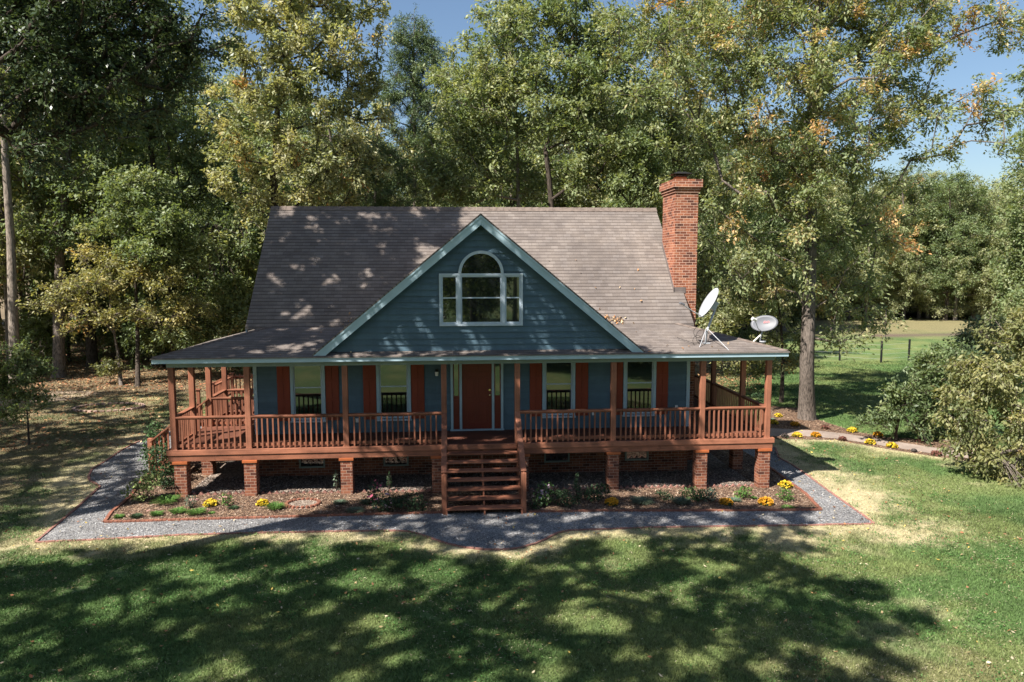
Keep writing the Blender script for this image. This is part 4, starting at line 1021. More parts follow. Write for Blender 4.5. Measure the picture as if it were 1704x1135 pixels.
# 1 big oak at the right
ob = G(1343, 697)
hero('oak_tree', 'tall oak with a thick trunk and orange tinged leaves rising right of the chimney', ob,
     [(1343, 600, 8.3), (1347, 480, 8.4), (1350, 380, 8.5), (1351, 290, 8.5), (1350, 215, 8.5), (1352, 120, 8.6), (1360, 20, 8.7), (1365, -90, 8.8)],
     [(1090, 60, 7, 1.6, 1.2), (1180, 40, 7.5, 1.9, 1.5), (1290, 20, 8, 2, 1.6), (1400, 10, 9, 2, 1.6), (1510, 20, 9, 1.9, 1.4), (1110, 140, 6.5, 1.2, .8), (1200, 140, 7, 1.5, 1.1), (1300, 130, 6.5, 1.5, 1.1), (1400, 130, 7, 1.6, 1.2), (1480, 110, 8, 1.5, 1.0),
      (1560, 50, 9, 1.3, .8), (1640, 25, 9, 1.2, .5), (1700, 60, 9, .9, .5), (1560, 160, 8.5, 1.3, .8), (1630, 190, 8, 1.1, .8), (1660, 220, 7.5, .8, .7), (1500, 220, 8.5, 1.4, .9), (1560, 280, 8.5, .9, .7),
      (1210, 230, 7.5, 1.3, 1.0), (1300, 230, 7, 1.5, 1.2), (1400, 230, 7, 1.5, 1.1), (1240, 320, 7.5, 1.4, 1.1), (1330, 320, 7, 1.3, 1.1), (1430, 310, 8, 1.5, 1.1), (1500, 330, 9, 1.0, .8), (1220, 400, 8.5, 1.3, .9), (1290, 410, 7.5, 1.2, .8), (1400, 400, 7.6, 1.3, .8), (1450, 390, 9, 1.0, .7), (1250, 470, 9, 1.2, .7), (1390, 470, 9.5, 1.1, .6),
      (1350, 440, 6.8, .8, .5), (1400, 500, 8.5, 1.0, .5), (1440, 525, 8.8, 1.0, .35), (1460, 480, 9, 1.0, .5), (1400, 560, 8.3, .7, .3), (1425, 590, 8.2, .5, .15), (1345, 370, 6.8, 1.0, .6), (1362, 300, 6.8, 1.0, .6), (1300, -60, 9, 3.5, 1.6), (1450, -60, 10, 3.2, 1.6), (1250, 60, 11.5, 2.4, 1.6), (1420, 160, 12, 2.4, 1.6), (1330, 250, 11, 2.0, 1.4)],
     11, 720, 160, .15, 'leaf_oak', 'bark', .30, crad=.66, flat=.6, base_branch=.16, tintb=.58, limb_k=.8)
hero('small_tree', 'thin dark trunked young tree with brownish leaves between the porch roof and the oak', at_depth(1303, 12.5),
     [(1303, 600, 12.5), (1300, 540, 12.5), (1290, 470, 12.5)], [(1300, 500, 12.5, 1.0, .7), (1250, 500, 13, 1.0, .7), (1210, 540, 13, .9, .5), (1310, 560, 12.5, .8, .5), (1270, 450, 13, 1.1, .8), (1320, 600, 12.5, .5, .3)],
     13, 130, 90, .16, 'leaf_olive', 'barkdark', .09, crad=.5, flat=.45, base_branch=.25, tintb=.4)
b_ = at_depth(1243, 16)
hero('multi_stem_shrub', 'slender multi-stemmed shrub seen through the right porch posts', b_, [(1243, 645, 16), (1246, 620, 16)],
     [(1220, 600, 16, .9, .5), (1250, 590, 16, .9, .5), (1275, 610, 16, .7, .4), (1235, 615, 16, .5, .3)], 14, 46, 60, .15, 'leaf_yellow', 'barkdark', .035, crad=.45, flat=.5, base_branch=.15, tintb=.2, cat='shrub')
# 2 oak behind the left end of the ridge
hero('oak_tree', 'pale olive leaved tree forking above the left end of the roof ridge', at_depth(455, 14),
     [(456, 400, 14), (457, 320, 14), (459, 250, 14), (462, 180, 14), (480, 100, 14), (500, 10, 14.2), (505, -60, 14.5)],
     [(430, 40, 13, 1.6, 1.1), (520, 30, 13.5, 1.6, 1.2), (590, 30, 14, 1.3, 1.0), (450, 110, 13, 1.5, 1.1), (540, 110, 13, 1.5, 1.1), (600, 100, 14, .9, .7), (400, 190, 13, 1.3, .9), (480, 190, 12.5, 1.4, 1.0), (560, 190, 13.5, 1.3, .9), (620, 170, 15, .8, .6), (400, 270, 13.5, 1.3, .9), (500, 270, 13, 1.4, .9), (580, 270, 14, 1.2, .8), (450, 330, 14, 1.3, .8), (540, 330, 14.5, 1.3, .7), (480, -30, 14, 2.6, 1.2)],
     21, 330, 130, .18, 'leaf_olive', 'barkdark', .22, crad=.58, flat=.6, base_branch=.4, tintb=.5)
# 3 pines
hero('pine_tree', 'dark green pine standing above the ridge between the pale tree and the centre tree', at_depth(690, 26),
     [(690, 400, 26), (690, 200, 26), (688, 90, 26), (690, 35, 26)], [(690, 60, 26, 1.1, .7), (665, 90, 26, 1.1, .7), (715, 100, 26, 1.1, .8), (690, 140, 26, 1.6, .9), (650, 170, 26, 1.3, .8), (720, 190, 26, 1.4, .8), (680, 240, 26, 1.8, .9)],
     31, 260, 230, .15, 'leaf_pine', 'bark', .18, crad=.55, flat=.5, base_branch=.5, aspect=4.5, tintb=.45)
hero('pine_tree', 'bright green young pine just above the roof ridge left of its middle', at_depth(625, 18),
     [(625, 400, 18), (625, 300, 18), (628, 225, 18)], [(625, 250, 18, .9, .6), (600, 290, 18, 1.2, .6), (650, 290, 18, 1.2, .6), (620, 340, 18, 1.9, .7), (590, 370, 18, 1.5, .6)],
     32, 130, 200, .15, 'leaf_pine', 'bark', .12, crad=.5, flat=.5, base_branch=.3, aspect=5, tintb=.75)
# 4 centre trees
hero('broadleaf_tree', 'full green tree with a straight pale trunk behind the roof above the gable peak', at_depth(862, 19),
     [(864, 400, 19), (862, 300, 19), (860, 220, 19), (850, 120, 19), (850, 20, 19)],
     [(770, 130, 18, 1.5, 1.1), (830, 70, 18, 1.5, 1.2), (790, 190, 17.5, 1.6, 1.1), (860, 20, 19, 1.4, 1.1), (860, 150, 18, 1.6, 1.2), (760, 240, 17.5, 1.4, 1.0), (830, 240, 18, 1.5, 1.0), (790, 300, 18, 1.6, .9), (730, 300, 18, 1.3, .8), (880, 290, 19, 1.2, .8), (820, 130, 21, 2, 1.6)],
     41, 330, 120, .19, 'leaf_green', 'barkpale', .15, crad=.62, flat=.6, base_branch=.4, tintb=.62)
hero('broadleaf_tree', 'tall green tree with dark leaning stems behind the roof between gable and chimney', at_depth(925, 17.5),
     [(922, 400, 17.5), (914, 300, 17.5), (908, 250, 17.5), (930, 170, 17.5), (950, 90, 18), (960, 10, 18)],
     [(900, 40, 18, 1.3, 1.0), (960, 30, 18, 1.5, 1.2), (1020, 80, 17.5, 1.5, 1.1), (930, 110, 17, 1.5, 1.1), (1000, 150, 17, 1.5, 1.1), (1060, 160, 17.5, 1.3, 1.0), (940, 200, 16.8, 1.5, 1.0), (1010, 230, 16.8, 1.5, 1.0), (1070, 250, 17, 1.4, 1.0), (970, 290, 17.2, 1.4, .8), (1040, 310, 17.2, 1.5, .8), (1095, 310, 17.5, 1.2, .9), (980, 120, 20, 2.2, 1.8)],
     42, 360, 120, .185, 'leaf_green', 'barkdark', .2, crad=.6, flat=.6, base_branch=.4, tintb=.56)
hero('broadleaf_tree', 'green tree with orange tips behind the chimney top', at_depth(1120, 21),
     [(1122, 400, 21), (1120, 250, 21), (1115, 150, 21), (1110, 60, 21)],
     [(1100, 80, 21, 1.5, 1.1), (1140, 140, 20.5, 1.5, 1.1), (1090, 180, 20.5, 1.3, 1.0), (1150, 230, 20.5, 1.5, 1.1), (1180, 320, 20, 1.6, 1.1), (1100, 260, 20.5, 1.4, 1.0), (1190, 420, 20, 1.6, 1.1), (1200, 500, 19.5, 1.5, .9), (1160, 20, 21, 1.5, 1.0)],
     43, 260, 110, .2, 'leaf_olive', 'bark', .18, crad=.65, flat=.6, base_branch=.25, tintb=.32)
# 5 dark tree leaning in from the left, its crown overhead outside the frame and over the roof
tb = (-16.4, 2.5, gz(-14.2))
bl = lblobs(tb, [(20, 20, 5.4, 1.7, 1.2), (110, 20, 5.4, 1.7, 1.2), (200, 10, 5.9, 1.6, 1.2), (290, 10, 5.9, 1.3, 1.0), (335, 60, 5.9, .8, .6), (60, 100, 4.9, 1.6, 1.0), (160, 100, 5.4, 1.5, .9), (250, 90, 5.9, 1.3, .8), (310, 110, 6.199999999999999, .7, .5), (30, 180, 4.4, 1.4, .8), (120, 180, 4.9, 1.3, .7), (210, 170, 5.6, 1.0, .6), (270, 160, 5.9, .7, .4), (10, 250, 3.9, .9, .4)])
ms = tree_mesh(51, 19, .42, bl, 300, 120, .15, M['leaf_dark'], M['barkdark'], .62, .55, trunk_pts=[(0, 0, -.2), (.1, .1, 3), (.3, .3, 6), (.8, .6, 9), (1.6, 1.0, 12), (2.6, 1.4, 15), (3.6, 1.8, 18)], wp=.8, tintb=.22, base_branch=.35)  # low leaf tint puts the crown's shade into its colour
plant_tree('oak_tree', ms, tb, 0, 1, 'dark tree, its shade set in the leaf colour, whose crown hangs into the top left corner of the view')
tA_ = np.array((-15.5, -6.0, gz(-12)))
roofpt = lambda px, py: roof_at(px, py)
cA = shade_clusters([(440, 347), (742, 347), (752, 372), (735, 398), (700, 425), (672, 455), (600, 520), (540, 590), (500, 600), (255, 600), (330, 575), (405, 552)],
    [(468, 362, 1), (459, 376, 1), (547, 358, 1), (555, 380, 1.3), (520, 383, 1.2), (629, 389, 1.3), (650, 386, 1.2), (617, 352, 1.4), (690, 350, 1.3), (720, 383, 1.2), (693, 420, 1.8), (511, 430, 1), (523, 448, 1), (564, 461, 1.5), (541, 467, 1.4), (588, 446, 1), (617, 440, 1.2), (655, 437, 1), (635, 471, 1), (670, 455, 1), (479, 520, 1.8), (503, 522, 1.6), (459, 522, 1.2), (544, 522, 1.3), (573, 537, 1.3), (453, 552, 1.2), (511, 546, 1.4), (517, 566, 1.6), (497, 578, 1.4), (560, 575, 1.5), (473, 587, 1.6), (426, 592, 1.6), (682, 395, 1), (491, 449, 1), (380, 590, 1.4), (330, 595, 1.2), (300, 598, 1.2), (530, 588, 1.3)],
    lambda g: g.uniform(9.5, 11.5), roofpt, .35, 12.5, 9, 3)
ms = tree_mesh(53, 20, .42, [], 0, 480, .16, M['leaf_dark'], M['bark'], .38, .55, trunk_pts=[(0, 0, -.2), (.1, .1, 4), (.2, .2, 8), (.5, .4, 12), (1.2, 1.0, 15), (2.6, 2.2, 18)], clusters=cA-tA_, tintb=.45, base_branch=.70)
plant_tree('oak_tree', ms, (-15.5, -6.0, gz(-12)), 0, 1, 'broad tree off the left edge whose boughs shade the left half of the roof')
# 5b neighbour whose crown keeps the gable wall and the steps in broken shade
tc_b = (-10.6, -7.2, gz(-10.6)); front = lambda px, py: W(px, py, -.1)
cB = shade_clusters([(500, 598), (640, 500), (800, 355), (930, 470), (1060, 590), (1120, 640), (1150, 760), (860, 850), (740, 850), (700, 760), (560, 700), (420, 640)],
    [(838, 408, 1.3), (852, 438, 1.2), (846, 422, 1.2), (768, 378, 1.0), (745, 398, 1), (700, 432, .9), (640, 578, 1), (668, 500, .8), (585, 520, 1), (760, 735, 1.4), (720, 740, 1), (870, 790, 1.2), (945, 755, 1.4), (880, 560, .8), (905, 590, 1), (600, 610, 1), (570, 640, 1), (520, 650, 1.3), (1100, 700, 1.2), (800, 830, 1.3), (830, 802, 1), (780, 770, .9), (790, 800, .8), (660, 720, 1.2), (620, 740, 1.2)],
    lambda g: g.uniform(7.5, 9.5), front, .40, 15, 11, 4, drop=lambda px, py: .12+.4*(py > 600)*(px < 700)+.1*(py > 600))
cC = shade_clusters([(560, 838), (740, 826), (1000, 822), (1330, 846), (1330, 884), (1230, 872), (1100, 878), (930, 890), (850, 912), (740, 905), (680, 886), (470, 880)],
    [(620, 868, 1), (700, 878, 1.2), (765, 880, 1.6), (912, 870, 1), (960, 858, 1.4), (1010, 862, 1.3), (1100, 870, 1.2), (1190, 850, 1), (1290, 866, 1.3), (640, 842, 1.4), (590, 840, 1.2), (1240, 835, 1.6), (1300, 838, 1.6), (560, 872, 1.2), (1150, 862, 1)],
    lambda g: g.uniform(12, 13.5), lambda px, py: np.array(G(px, py)), .42, 18, 7, 5, drop=lambda px, py: .10)
ms = tree_mesh(56, 18, .38, [], 0, 260, .16, M['leaf_oak'], M['bark'], .38, .55, trunk_pts=[(0, 0, -.2), (.1, .1, 4), (.2, .2, 8), (.4, .3, 12), (1.2, .6, 16)], clusters=np.concatenate([cB, cC])-np.array(tc_b), tintb=.45, base_branch=.68)
plant_tree('oak_tree', ms, tc_b, 0, 1, 'tall tree off the left edge whose leaves shade the blue gable and the steps')
# 6 tree beyond the lower left that shades the front lawn
lb0 = (-10.5, -14.5, gz(-10.5))
cD = shade_clusters([(-60, 960), (60, 938), (150, 918), (300, 910), (480, 906), (700, 914), (790, 932), (870, 926), (960, 906), (1150, 896), (1250, 890), (1345, 896), (1325, 925), (1290, 930), (1330, 950), (1400, 962), (1475, 990), (1480, 1020), (1550, 1046), (1490, 1062), (1450, 1078), (1480, 1100), (1495, 1170), (-60, 1170)],
    [(150, 1020, 2.0), (220, 1015, 1.8), (90, 1060, 1.4), (60, 1078, 1.4), (310, 1005, 1.3), (300, 1045, 2.2), (215, 1078, 1.4), (365, 1012, 1.2), (340, 970, 2.2), (375, 975, 1.6), (435, 965, 1.2), (310, 942, 1.2), (540, 922, 1.6), (500, 930, 1.2), (590, 975, 2.0), (625, 967, 1.5), (710, 957, 2.0), (745, 967, 1.5), (480, 982, 1.1), (630, 1027, 1.4), (630, 1052, 1.2), (665, 1005, 1), (775, 1042, 1.5), (820, 1015, 1.5), (840, 1060, 1.4), (410, 1092, 1.5), (325, 1125, 2.0), (355, 1120, 1.6), (705, 1112, 1.5), (820, 1122, 1.8), (60, 985, 1.4), (120, 940, 1.4), (20, 1030, 1.3), (10, 1100, 1.6),
     (892, 955, 1.4), (882, 1000, 1.5), (952, 1017, 2.0), (967, 980, 1.5), (947, 1045, 1.5), (1002, 1047, 1.9), (1042, 926, 2.4), (1075, 930, 1.8), (1017, 950, 1.5), (1172, 953, 1.6), (1132, 987, 1.8), (1102, 980, 1.3), (1212, 950, 1.5), (1122, 1032, 1.2), (1267, 1006, 1.4), (1292, 978, 1.5), (1340, 985, 1.2), (1407, 1007, 1.2), (1257, 1056, 1.6), (1122, 1097, 1.5), (1162, 1112, 1.6), (1222, 1080, 1.4), (1372, 1106, 1.9), (1420, 1096, 1.6), (1272, 1096, 1.5), (902, 1112, 1.5), (872, 1075, 1.5), (1107, 1058, 1.1), (560, 1060, 1.1), (500, 1030, 1), (720, 1060, 1), (1050, 1085, 1.1), (160, 1105, 1.2), (480, 1120, 1.2), (600, 1130, 1.2)],
    lambda g: g.uniform(12.5, 14.5), lambda px, py: np.array(G(px, py)), .46, 24, 12.5, 6, drop=lambda px, py: .13, minz=11.8)
ms = tree_mesh(61, 17, .40, [], 0, 290, .17, M['leaf_olive'], M['bark'], .43, .6, trunk_pts=[(0, 0, -.2), (.1, .1, 3), (.4, .3, 6), (1.0, .5, 9), (2.0, .8, 12), (3.4, 1.0, 15)], clusters=cD-np.array(lb0), tintb=.45, base_branch=.35)
plant_tree('oak_tree', ms, lb0, 0, 1, 'large tree beyond the lower left edge whose shade dapples the front lawn')
# 7 wood at the left: trunks one can tell apart
hero('pine_tree', 'straight pale trunked pine at the far left edge of the wood', G(25, 640), [(18, 400, 20), (8, 250, 20), (0, 100, 20), (-10, -80, 20)],
     [(0, 20, 20, 2, 1.2), (60, 60, 20, 1.8, 1), (-40, 120, 20, 2, 1), (60, -60, 20, 2, 1.2), (30, 180, 20, 1.4, .6)], 71, 120, 110, .2, 'leaf_green', 'barkpale', .25, crad=.7, base_branch=.6, tintb=.4)
hero('broadleaf_tree', 'thick grey trunked tree behind the dirt track at the left', G(98, 628), [(97, 500, 22.5), (100, 420, 22.5), (110, 300, 22.5), (120, 150, 22.5), (115, 0, 22.5)],
     [(90, 160, 22, 1.8, 1.2), (160, 200, 22, 1.8, 1.2), (60, 280, 22, 1.7, 1.1), (140, 290, 21.5, 1.7, 1.1), (120, 60, 22, 2.2, 1.5), (200, 100, 22, 1.8, 1.3), (80, 370, 22, 1.6, .9), (150, 380, 22, 1.5, .8)], 72, 260, 110, .2, 'leaf_green', 'bark', .3, crad=.65, base_branch=.38, tintb=.42)
hero('small_tree', 'slim leaning tree with yellowing layered leaves at the left, nearest the dirt track', G(202, 642), [(196, 590, 19.5), (185, 520, 19.4), (180, 460, 19.3)],
     [(110, 500, 18.5, 1.2, .35), (160, 470, 18.8, 1.3, .4), (220, 450, 19, 1.2, .4), (280, 470, 19, 1.1, .4), (130, 540, 18.5, 1.1, .3), (200, 520, 18.7, 1.3, .35), (270, 530, 19, 1.1, .4), (310, 510, 19, .9, .4), (180, 430, 19.2, 1.2, .4)], 73, 130, 95, .16, 'leaf_yellow', 'bark', .085, crad=.62, flat=.3, base_branch=.35, tintb=.38)
hero('small_tree', 'thin dark straight trunked tree left of the porch roof corner', G(229, 644), [(229, 560, 19.3), (226, 480, 19.3), (222, 380, 19.3), (225, 300, 19.3)],
     [(230, 320, 19.3, 1.4, .8), (200, 370, 19.3, 1.3, .7), (270, 380, 19, 1.3, .7), (310, 420, 19.5, 1.1, .7), (330, 560, 20, 1.1, .5), (290, 560, 19.5, .9, .4), (250, 420, 19, 1.1, .5)], 74, 170, 110, .18, 'leaf_green', 'barkdark', .11, crad=.6, flat=.5, base_branch=.3, tintb=.5)
hero('broadleaf_tree', 'tall dark trunk leaning left in the wood beside the left edge of the roof', at_depth(290, 25), [(285, 520, 25), (275, 420, 25), (262, 320, 25), (246, 220, 25), (232, 120, 25), (225, 20, 25)],
     [(250, 60, 25, 2.0, 1.4), (310, 120, 25, 1.8, 1.2), (200, 140, 25, 1.8, 1.1), (350, 200, 25, 1.7, 1.2), (280, 220, 24.5, 1.6, 1.0), (340, 300, 25, 1.7, 1.1), (370, 400, 24, 1.5, 1.0), (360, 480, 23, 1.3, .8)], 75, 260, 110, .2, 'leaf_green', 'barkdark', .22, crad=.65, base_branch=.4, tintb=.48)
b_ = G(48, 740)
hero('multi_stem_shrub', 'leafy shrub on thin bare stems in the left yard, cut by the picture edge', b_, [(46, 690, b_[1]), (40, 650, b_[1])],
     [(20, 610, b_[1]+.2, .5, .35), (50, 620, b_[1], .6, .4), (10, 650, b_[1], .5, .35), (60, 660, b_[1], .5, .35), (-30, 630, b_[1], .6, .4), (40, 590, b_[1], .4, .3), (30, 690, b_[1], .4, .25)], 76, 90, 70, .115, 'leaf_green', 'barkdark', .03, crad=.28, flat=.6, base_branch=.05, tintb=.45, cat='shrub')
b_ = G(182, 640)
hero('sapling', 'pale green sapling between the two thin trunks and the dirt track', b_, [(184, 630, b_[1]), (180, 622, b_[1])], [(172, 612, b_[1], .35, .25), (184, 618, b_[1], .3, .2), (192, 610, b_[1], .3, .2)], 77, 18, 50, .13, 'leaf_yellow', 'bark', .02, crad=.25, base_branch=.1, tintb=.1, cat='sapling')
# 8 right side
b_ = at_depth(1500, 5.2)
hero('shrub', 'dark green broad-leaved shrub at the right over the end of the mulch strip', b_, [(1490, 720, 5.2), (1500, 680, 5.2), (1520, 640, 5.2)],
     [(1475, 695, 5, .45, .3), (1510, 655, 5, .55, .4), (1555, 615, 5.3, .65, .45), (1535, 690, 4.8, .55, .4), (1580, 600, 5.5, .8, .5), (1560, 660, 5, .8, .6), (1610, 640, 5.5, .9, .6), (1600, 700, 5, .8, .5), (1440, 700, 5, .25, .12)], 81, 200, 100, .125, 'leaf_green', 'barkdark', .07, crad=.38, flat=.55, base_branch=.15, tintb=.30, cat='shrub')
b_ = (17.6, 1.2, gz(17.6))
hero('small_tree', 'yellow-green drooping small tree at the right edge beside the concrete path', b_, [(1790, 640, 1.2), (1770, 560, 1.2), (1760, 500, 1.2)],
     [(1690, 600, 1, .8, .5), (1640, 630, .8, .7, .5), (1600, 670, .8, .5, .4), (1670, 680, .6, .7, .5), (1620, 720, .6, .5, .35), (1690, 750, .3, .6, .4), (1640, 760, .4, .45, .3), (1600, 740, .7, .35, .25), (1700, 550, 1.2, .8, .5), (1700, 820, -.3, .5, .3), (1665, 810, 0, .3, .2), (1750, 700, .8, .9, .7), (1780, 560, 1.2, 1.2, .9), (1560, 705, 1.2, .3, .2)], 82, 340, 90, .12, 'leaf_yellow', 'bark', .12, crad=.34, flat=.6, base_branch=.15, tintb=.20, droop=.9)
b_ = (10.9, -3.2, gz(11))
hero('broadleaf_tree', 'tall green tree at the right picture edge beyond the fence', at_depth(1735, 26), [(1735, 400, 26), (1730, 250, 26), (1725, 120, 26)],
     [(1728, 130, 26, 1.0, .9), (1753, 200, 26, 1.5, 1.6), (1728, 290, 25, 1.6, 1.8), (1718, 370, 24, 1.6, 1.6), (1738, 430, 24, 1.8, 1.8), (1718, 500, 23, 1.5, 1.6), (1688, 450, 25, 1.2, 1.4), (1758, 550, 22, 1.8, 1.6), (1698, 540, 22, 1.1, 1.1)], 83, 420, 130, .2, 'leaf_green', 'bark', .2, crad=.65, base_branch=.2, tintb=.55)
b_ = at_depth(1600, 15)
hero('shrub', 'dark leafy shrub behind the yellow-green tree, hiding the right end of the fence', b_, [(1600, 590, 15), (1602, 560, 15)],
     [(1570, 590, 15, .7, .5), (1620, 580, 15, .8, .5), (1600, 620, 15, .9, .5), (1660, 600, 14, 1, .6), (1650, 560, 15, 1, .6)], 84, 110, 90, .15, 'leaf_dark', 'barkdark', .06, crad=.5, base_branch=.1, tintb=.7, cat='shrub')

# ------------------------------------------------------------------ the wood: a few kinds of tree, each standing on its own
def kind(seed, lm, bm, H, r0_, ncl=250, per=100, leaf=.24, low=.3, tint=.45, **k):
    rg = np.random.default_rng(seed); bl = []
    for i in range(13):
        t_ = low+(1-low)*(i+.5)/13; w_ = r0_*(.55+.6*math.sin(math.pi*min(1, (t_-low)/(1-low)*.8+.15))); a = rg.random()*6.28
        bl.append((w_*.75*math.cos(a), w_*.75*math.sin(a), H*t_, w_*.66, w_*.66, H*.11)); bl.append((-w_*.6*math.cos(a), w_*.7*math.sin(a), H*(t_+.05*rg.normal()), w_*.55, w_*.55, H*.09))
    return tree_mesh(seed, H*.93, .012*H+.02, bl, ncl, per, leaf, M[lm], M[bm], .85, .55, base_branch=low*.9, tintb=tint, lean=(rg.normal()*.5, rg.normal()*.5), wob=.35, **k)
K = {'g4': kind(110, 'leaf_green', 'barkpale', 17, 3.8, 300, 100, low=.10, tint=.78), 'g1': kind(101, 'leaf_green', 'bark', 19, 3.6, tint=.5), 'g2': kind(102, 'leaf_green', 'barkdark', 18, 3.2, tint=.38, low=.22), 'g3': kind(103, 'leaf_green', 'barkpale', 20, 3.4, tint=.6, low=.38),
     'o1': kind(104, 'leaf_olive', 'bark', 18.5, 3.5, tint=.4), 'o2': kind(105, 'leaf_oak', 'bark', 19, 3.4, tint=.5, low=.25), 'a1': kind(106, 'leaf_autumn', 'barkpale', 17, 3.0, tint=.35),
     'u1': kind(107, 'leaf_green', 'barkdark', 7.5, 2.3, 150, 100, .21, .08, .35), 'u2': kind(108, 'leaf_oak', 'barkdark', 6.5, 2.2, 150, 100, .21, .08, .45), 'u3': kind(109, 'leaf_yellow', 'bark', 6.0, 2.0, 120, 90, .2, .12, .25)}
desc = {'g4': 'low branched bright green tree', 'g1': 'green broadleaf tree', 'g2': 'dark green broadleaf tree', 'g3': 'bright green broadleaf tree', 'o1': 'olive leaved tree', 'o2': 'bronze tinged oak', 'a1': 'yellowing tree', 'u1': 'low green bushy tree', 'u2': 'low olive bushy tree', 'u3': 'low yellowing bushy tree'}
nm_ = {'g4': 'broadleaf_tree', 'g1': 'broadleaf_tree', 'g2': 'broadleaf_tree', 'g3': 'broadleaf_tree', 'o1': 'broadleaf_tree', 'o2': 'oak_tree', 'a1': 'broadleaf_tree', 'u1': 'understory_tree', 'u2': 'understory_tree', 'u3': 'understory_tree'}
rf_ = random.Random(5)
def edge(x):
    if x < -9: return 23.0
    if x < 7: return 20.5
    if x < 13: return 28
    return 28+(x-13)*1.12
pts = []
def try_add(k, x, y, mind):
    for (_, a, b) in pts:
        if (a-x)**2+(b-y)**2 < mind*mind: return False
    pts.append((k, x, y)); return True
for _ in range(9000):
    y = rf_.uniform(18, 66) if rf_.random() < .72 else rf_.uniform(50, 104); d = y+19.1; x = rf_.uniform(-.70*d, .86*d)
    if y < edge(x): continue
    if y > edge(x)+(40 if x < 10 else 26 if x > 40 else 18): continue
    tall = rf_.random() < (.60 if y < edge(x)+10 else .85)
    k = rf_.choice(['g1', 'g2', 'g3', 'g1', 'g2', 'o1', 'o2', 'a1']) if tall else rf_.choice(['u1', 'u1', 'u2', 'u3'])
    try_add(k, x, y, 3.3 if y < edge(x)+9 else 4.3)
    if len(pts) > 270: break
for row, (Y0, n_, a_, b_) in enumerate([(63, 17, 1375, 1800), (69, 15, 1370, 1820), (77, 14, 1360, 1820), (88, 13, 1350, 1830)]):
    for i in range(n_):
        px = a_+(b_-a_)*(i+rf_.uniform(.2, .8))/n_; y = Y0+rf_.uniform(-2, 2)-(px-1500)*.012; x = (px-752)/1220*(y+19.1)
        pts.append((rf_.choice(['g4', 'g4', 'g1', 'g4', 'g2', 'o2']), x, y))
    if row < 2:
        for i in range(12):
            px = a_+(b_-a_)*(i+rf_.random())/12; y = Y0+2.5; pts.append((rf_.choice(['u1', 'u2']), (px-752)/1220*(y+19.1), y))
for i, (k, x, y) in enumerate(pts):
    px = 752+1220*x/(y+19.1)
    zone = 'in the wood left of the house' if px < 430 else 'in the wood behind the roof' if px < 1100 else 'in the wood right of the chimney' if px < 1400 else 'in the tree line beyond the far field'
    s = rf_.uniform(.86, 1.08)*(.93 if px > 1380 else 1)
    if 560 < px < 770 and y < 60 and k[0] != 'u': s *= .80
    if px > 1400: s *= .9
    plant_tree(nm_[k], K[k], (x, y, gz(x)-.05), rf_.uniform(0, 6.28), (s*rf_.uniform(.9, 1.12), s*rf_.uniform(.9, 1.12), s), desc[k]+' '+zone, 'tree', desc[k]+'s '+zone)
# unseen trees for the window reflections; the nearest three added to darken the panes
for i, (x, y, k) in enumerate([(7.2, -22.6, 'u1'), (12.2, -23.0, 'u2'), (1.5, -28, 'g2'), (-9, -62, 'g1'), (-1, -66, 'g2'), (7, -63, 'o1'), (15, -66, 'g1'), (-17, -60, 'o2'), (3, -58, 'u1'), (-5, -57, 'u2')]):
    plant_tree(nm_[k], K[k], (x, y, gz(x)-.05), i*1.7, 1.05, desc[k]+' behind the viewpoint, mirrored in the window glass', 'tree', desc[k]+'s across the front lawn')
tE = np.array((-20.5, -3.5, gz(-12)))
cE = shade_clusters([(-80, 640), (120, 655), (300, 650), (300, 690), (262, 725), (225, 760), (240, 800), (200, 835), (120, 850), (40, 890), (-80, 920)],
    [(60, 660, 1.3), (150, 655, 1.2), (190, 688, 1.3), (60, 695, 1.3), (250, 668, 1.0), (225, 735, .8), (90, 763, .6), (165, 735, .6), (20, 778, .8), (60, 815, 1.0), (130, 842, .9), (10, 850, 1.0), (200, 752, .7), (60, 885, 1.5), (215, 775, .45), (120, 700, .8), (0, 735, .5), (190, 860, 1.2), (205, 800, .5), (30, 835, .8)],
    lambda g: g.uniform(10, 13), lambda px, py: np.array(G(px, py)), .50, 40, 8, 9, drop=lambda px, py: .12)
ms = tree_mesh(91, 17, .4, [], 0, 210, .18, M['leaf_olive'], M['bark'], .46, .6, trunk_pts=[(0, 0, -.2), (.1, .1, 4), (.3, .2, 8), (.6, .4, 12), (1.0, .8, 15)], clusters=cE-tE, tintb=.45, base_branch=.5)
plant_tree('oak_tree', ms, tuple(tE), 0, 1, 'wide tree off the left edge that throws the streaks of shade over the side yard')
# more shade trees off the left edge
for i, (x, y, k, s) in enumerate([(-31, 7, 'o1', 1.0), (-33, 16, 'g2', 1.0), (-30, -12, 'o2', .9)]):
    plant_tree(nm_[k], K[k], (x, y, gz(x)-.05), i*2.1, s, desc[k]+' off the left edge shading the side yard', 'tree', desc[k]+'s off the left edge')

# ------------------------------------------------------------------ fence in the field
fb = [(1340, 598), (1397, 600), (1466, 604), (1512, 600)]
f0 = G(1466, 604); fe = tag(empty('wire_fence', f0), 'thin wire fence on dark posts across the green field', 'fence'); f0 = np.array(f0)
tp_ = []
for px, py in fb:
    p = np.array(G(px, py)); q = p-f0; MB().box(q[0]-.05, q[0]+.05, q[1]-.05, q[1]+.05, q[2]-.1, q[2]+1.4).build('post', M['black'], fe, (0, 0, 0), .01); tp_.append(q)
wr = MB()
for h in (.25, .55, .85, 1.15):
    for a, b in zip(tp_[:-1], tp_[1:]): wr.tube([tuple(a+(0, 0, h)), tuple(b+(0, 0, h))], .004, 4)
wr.build('wire', M['metal'], fe)

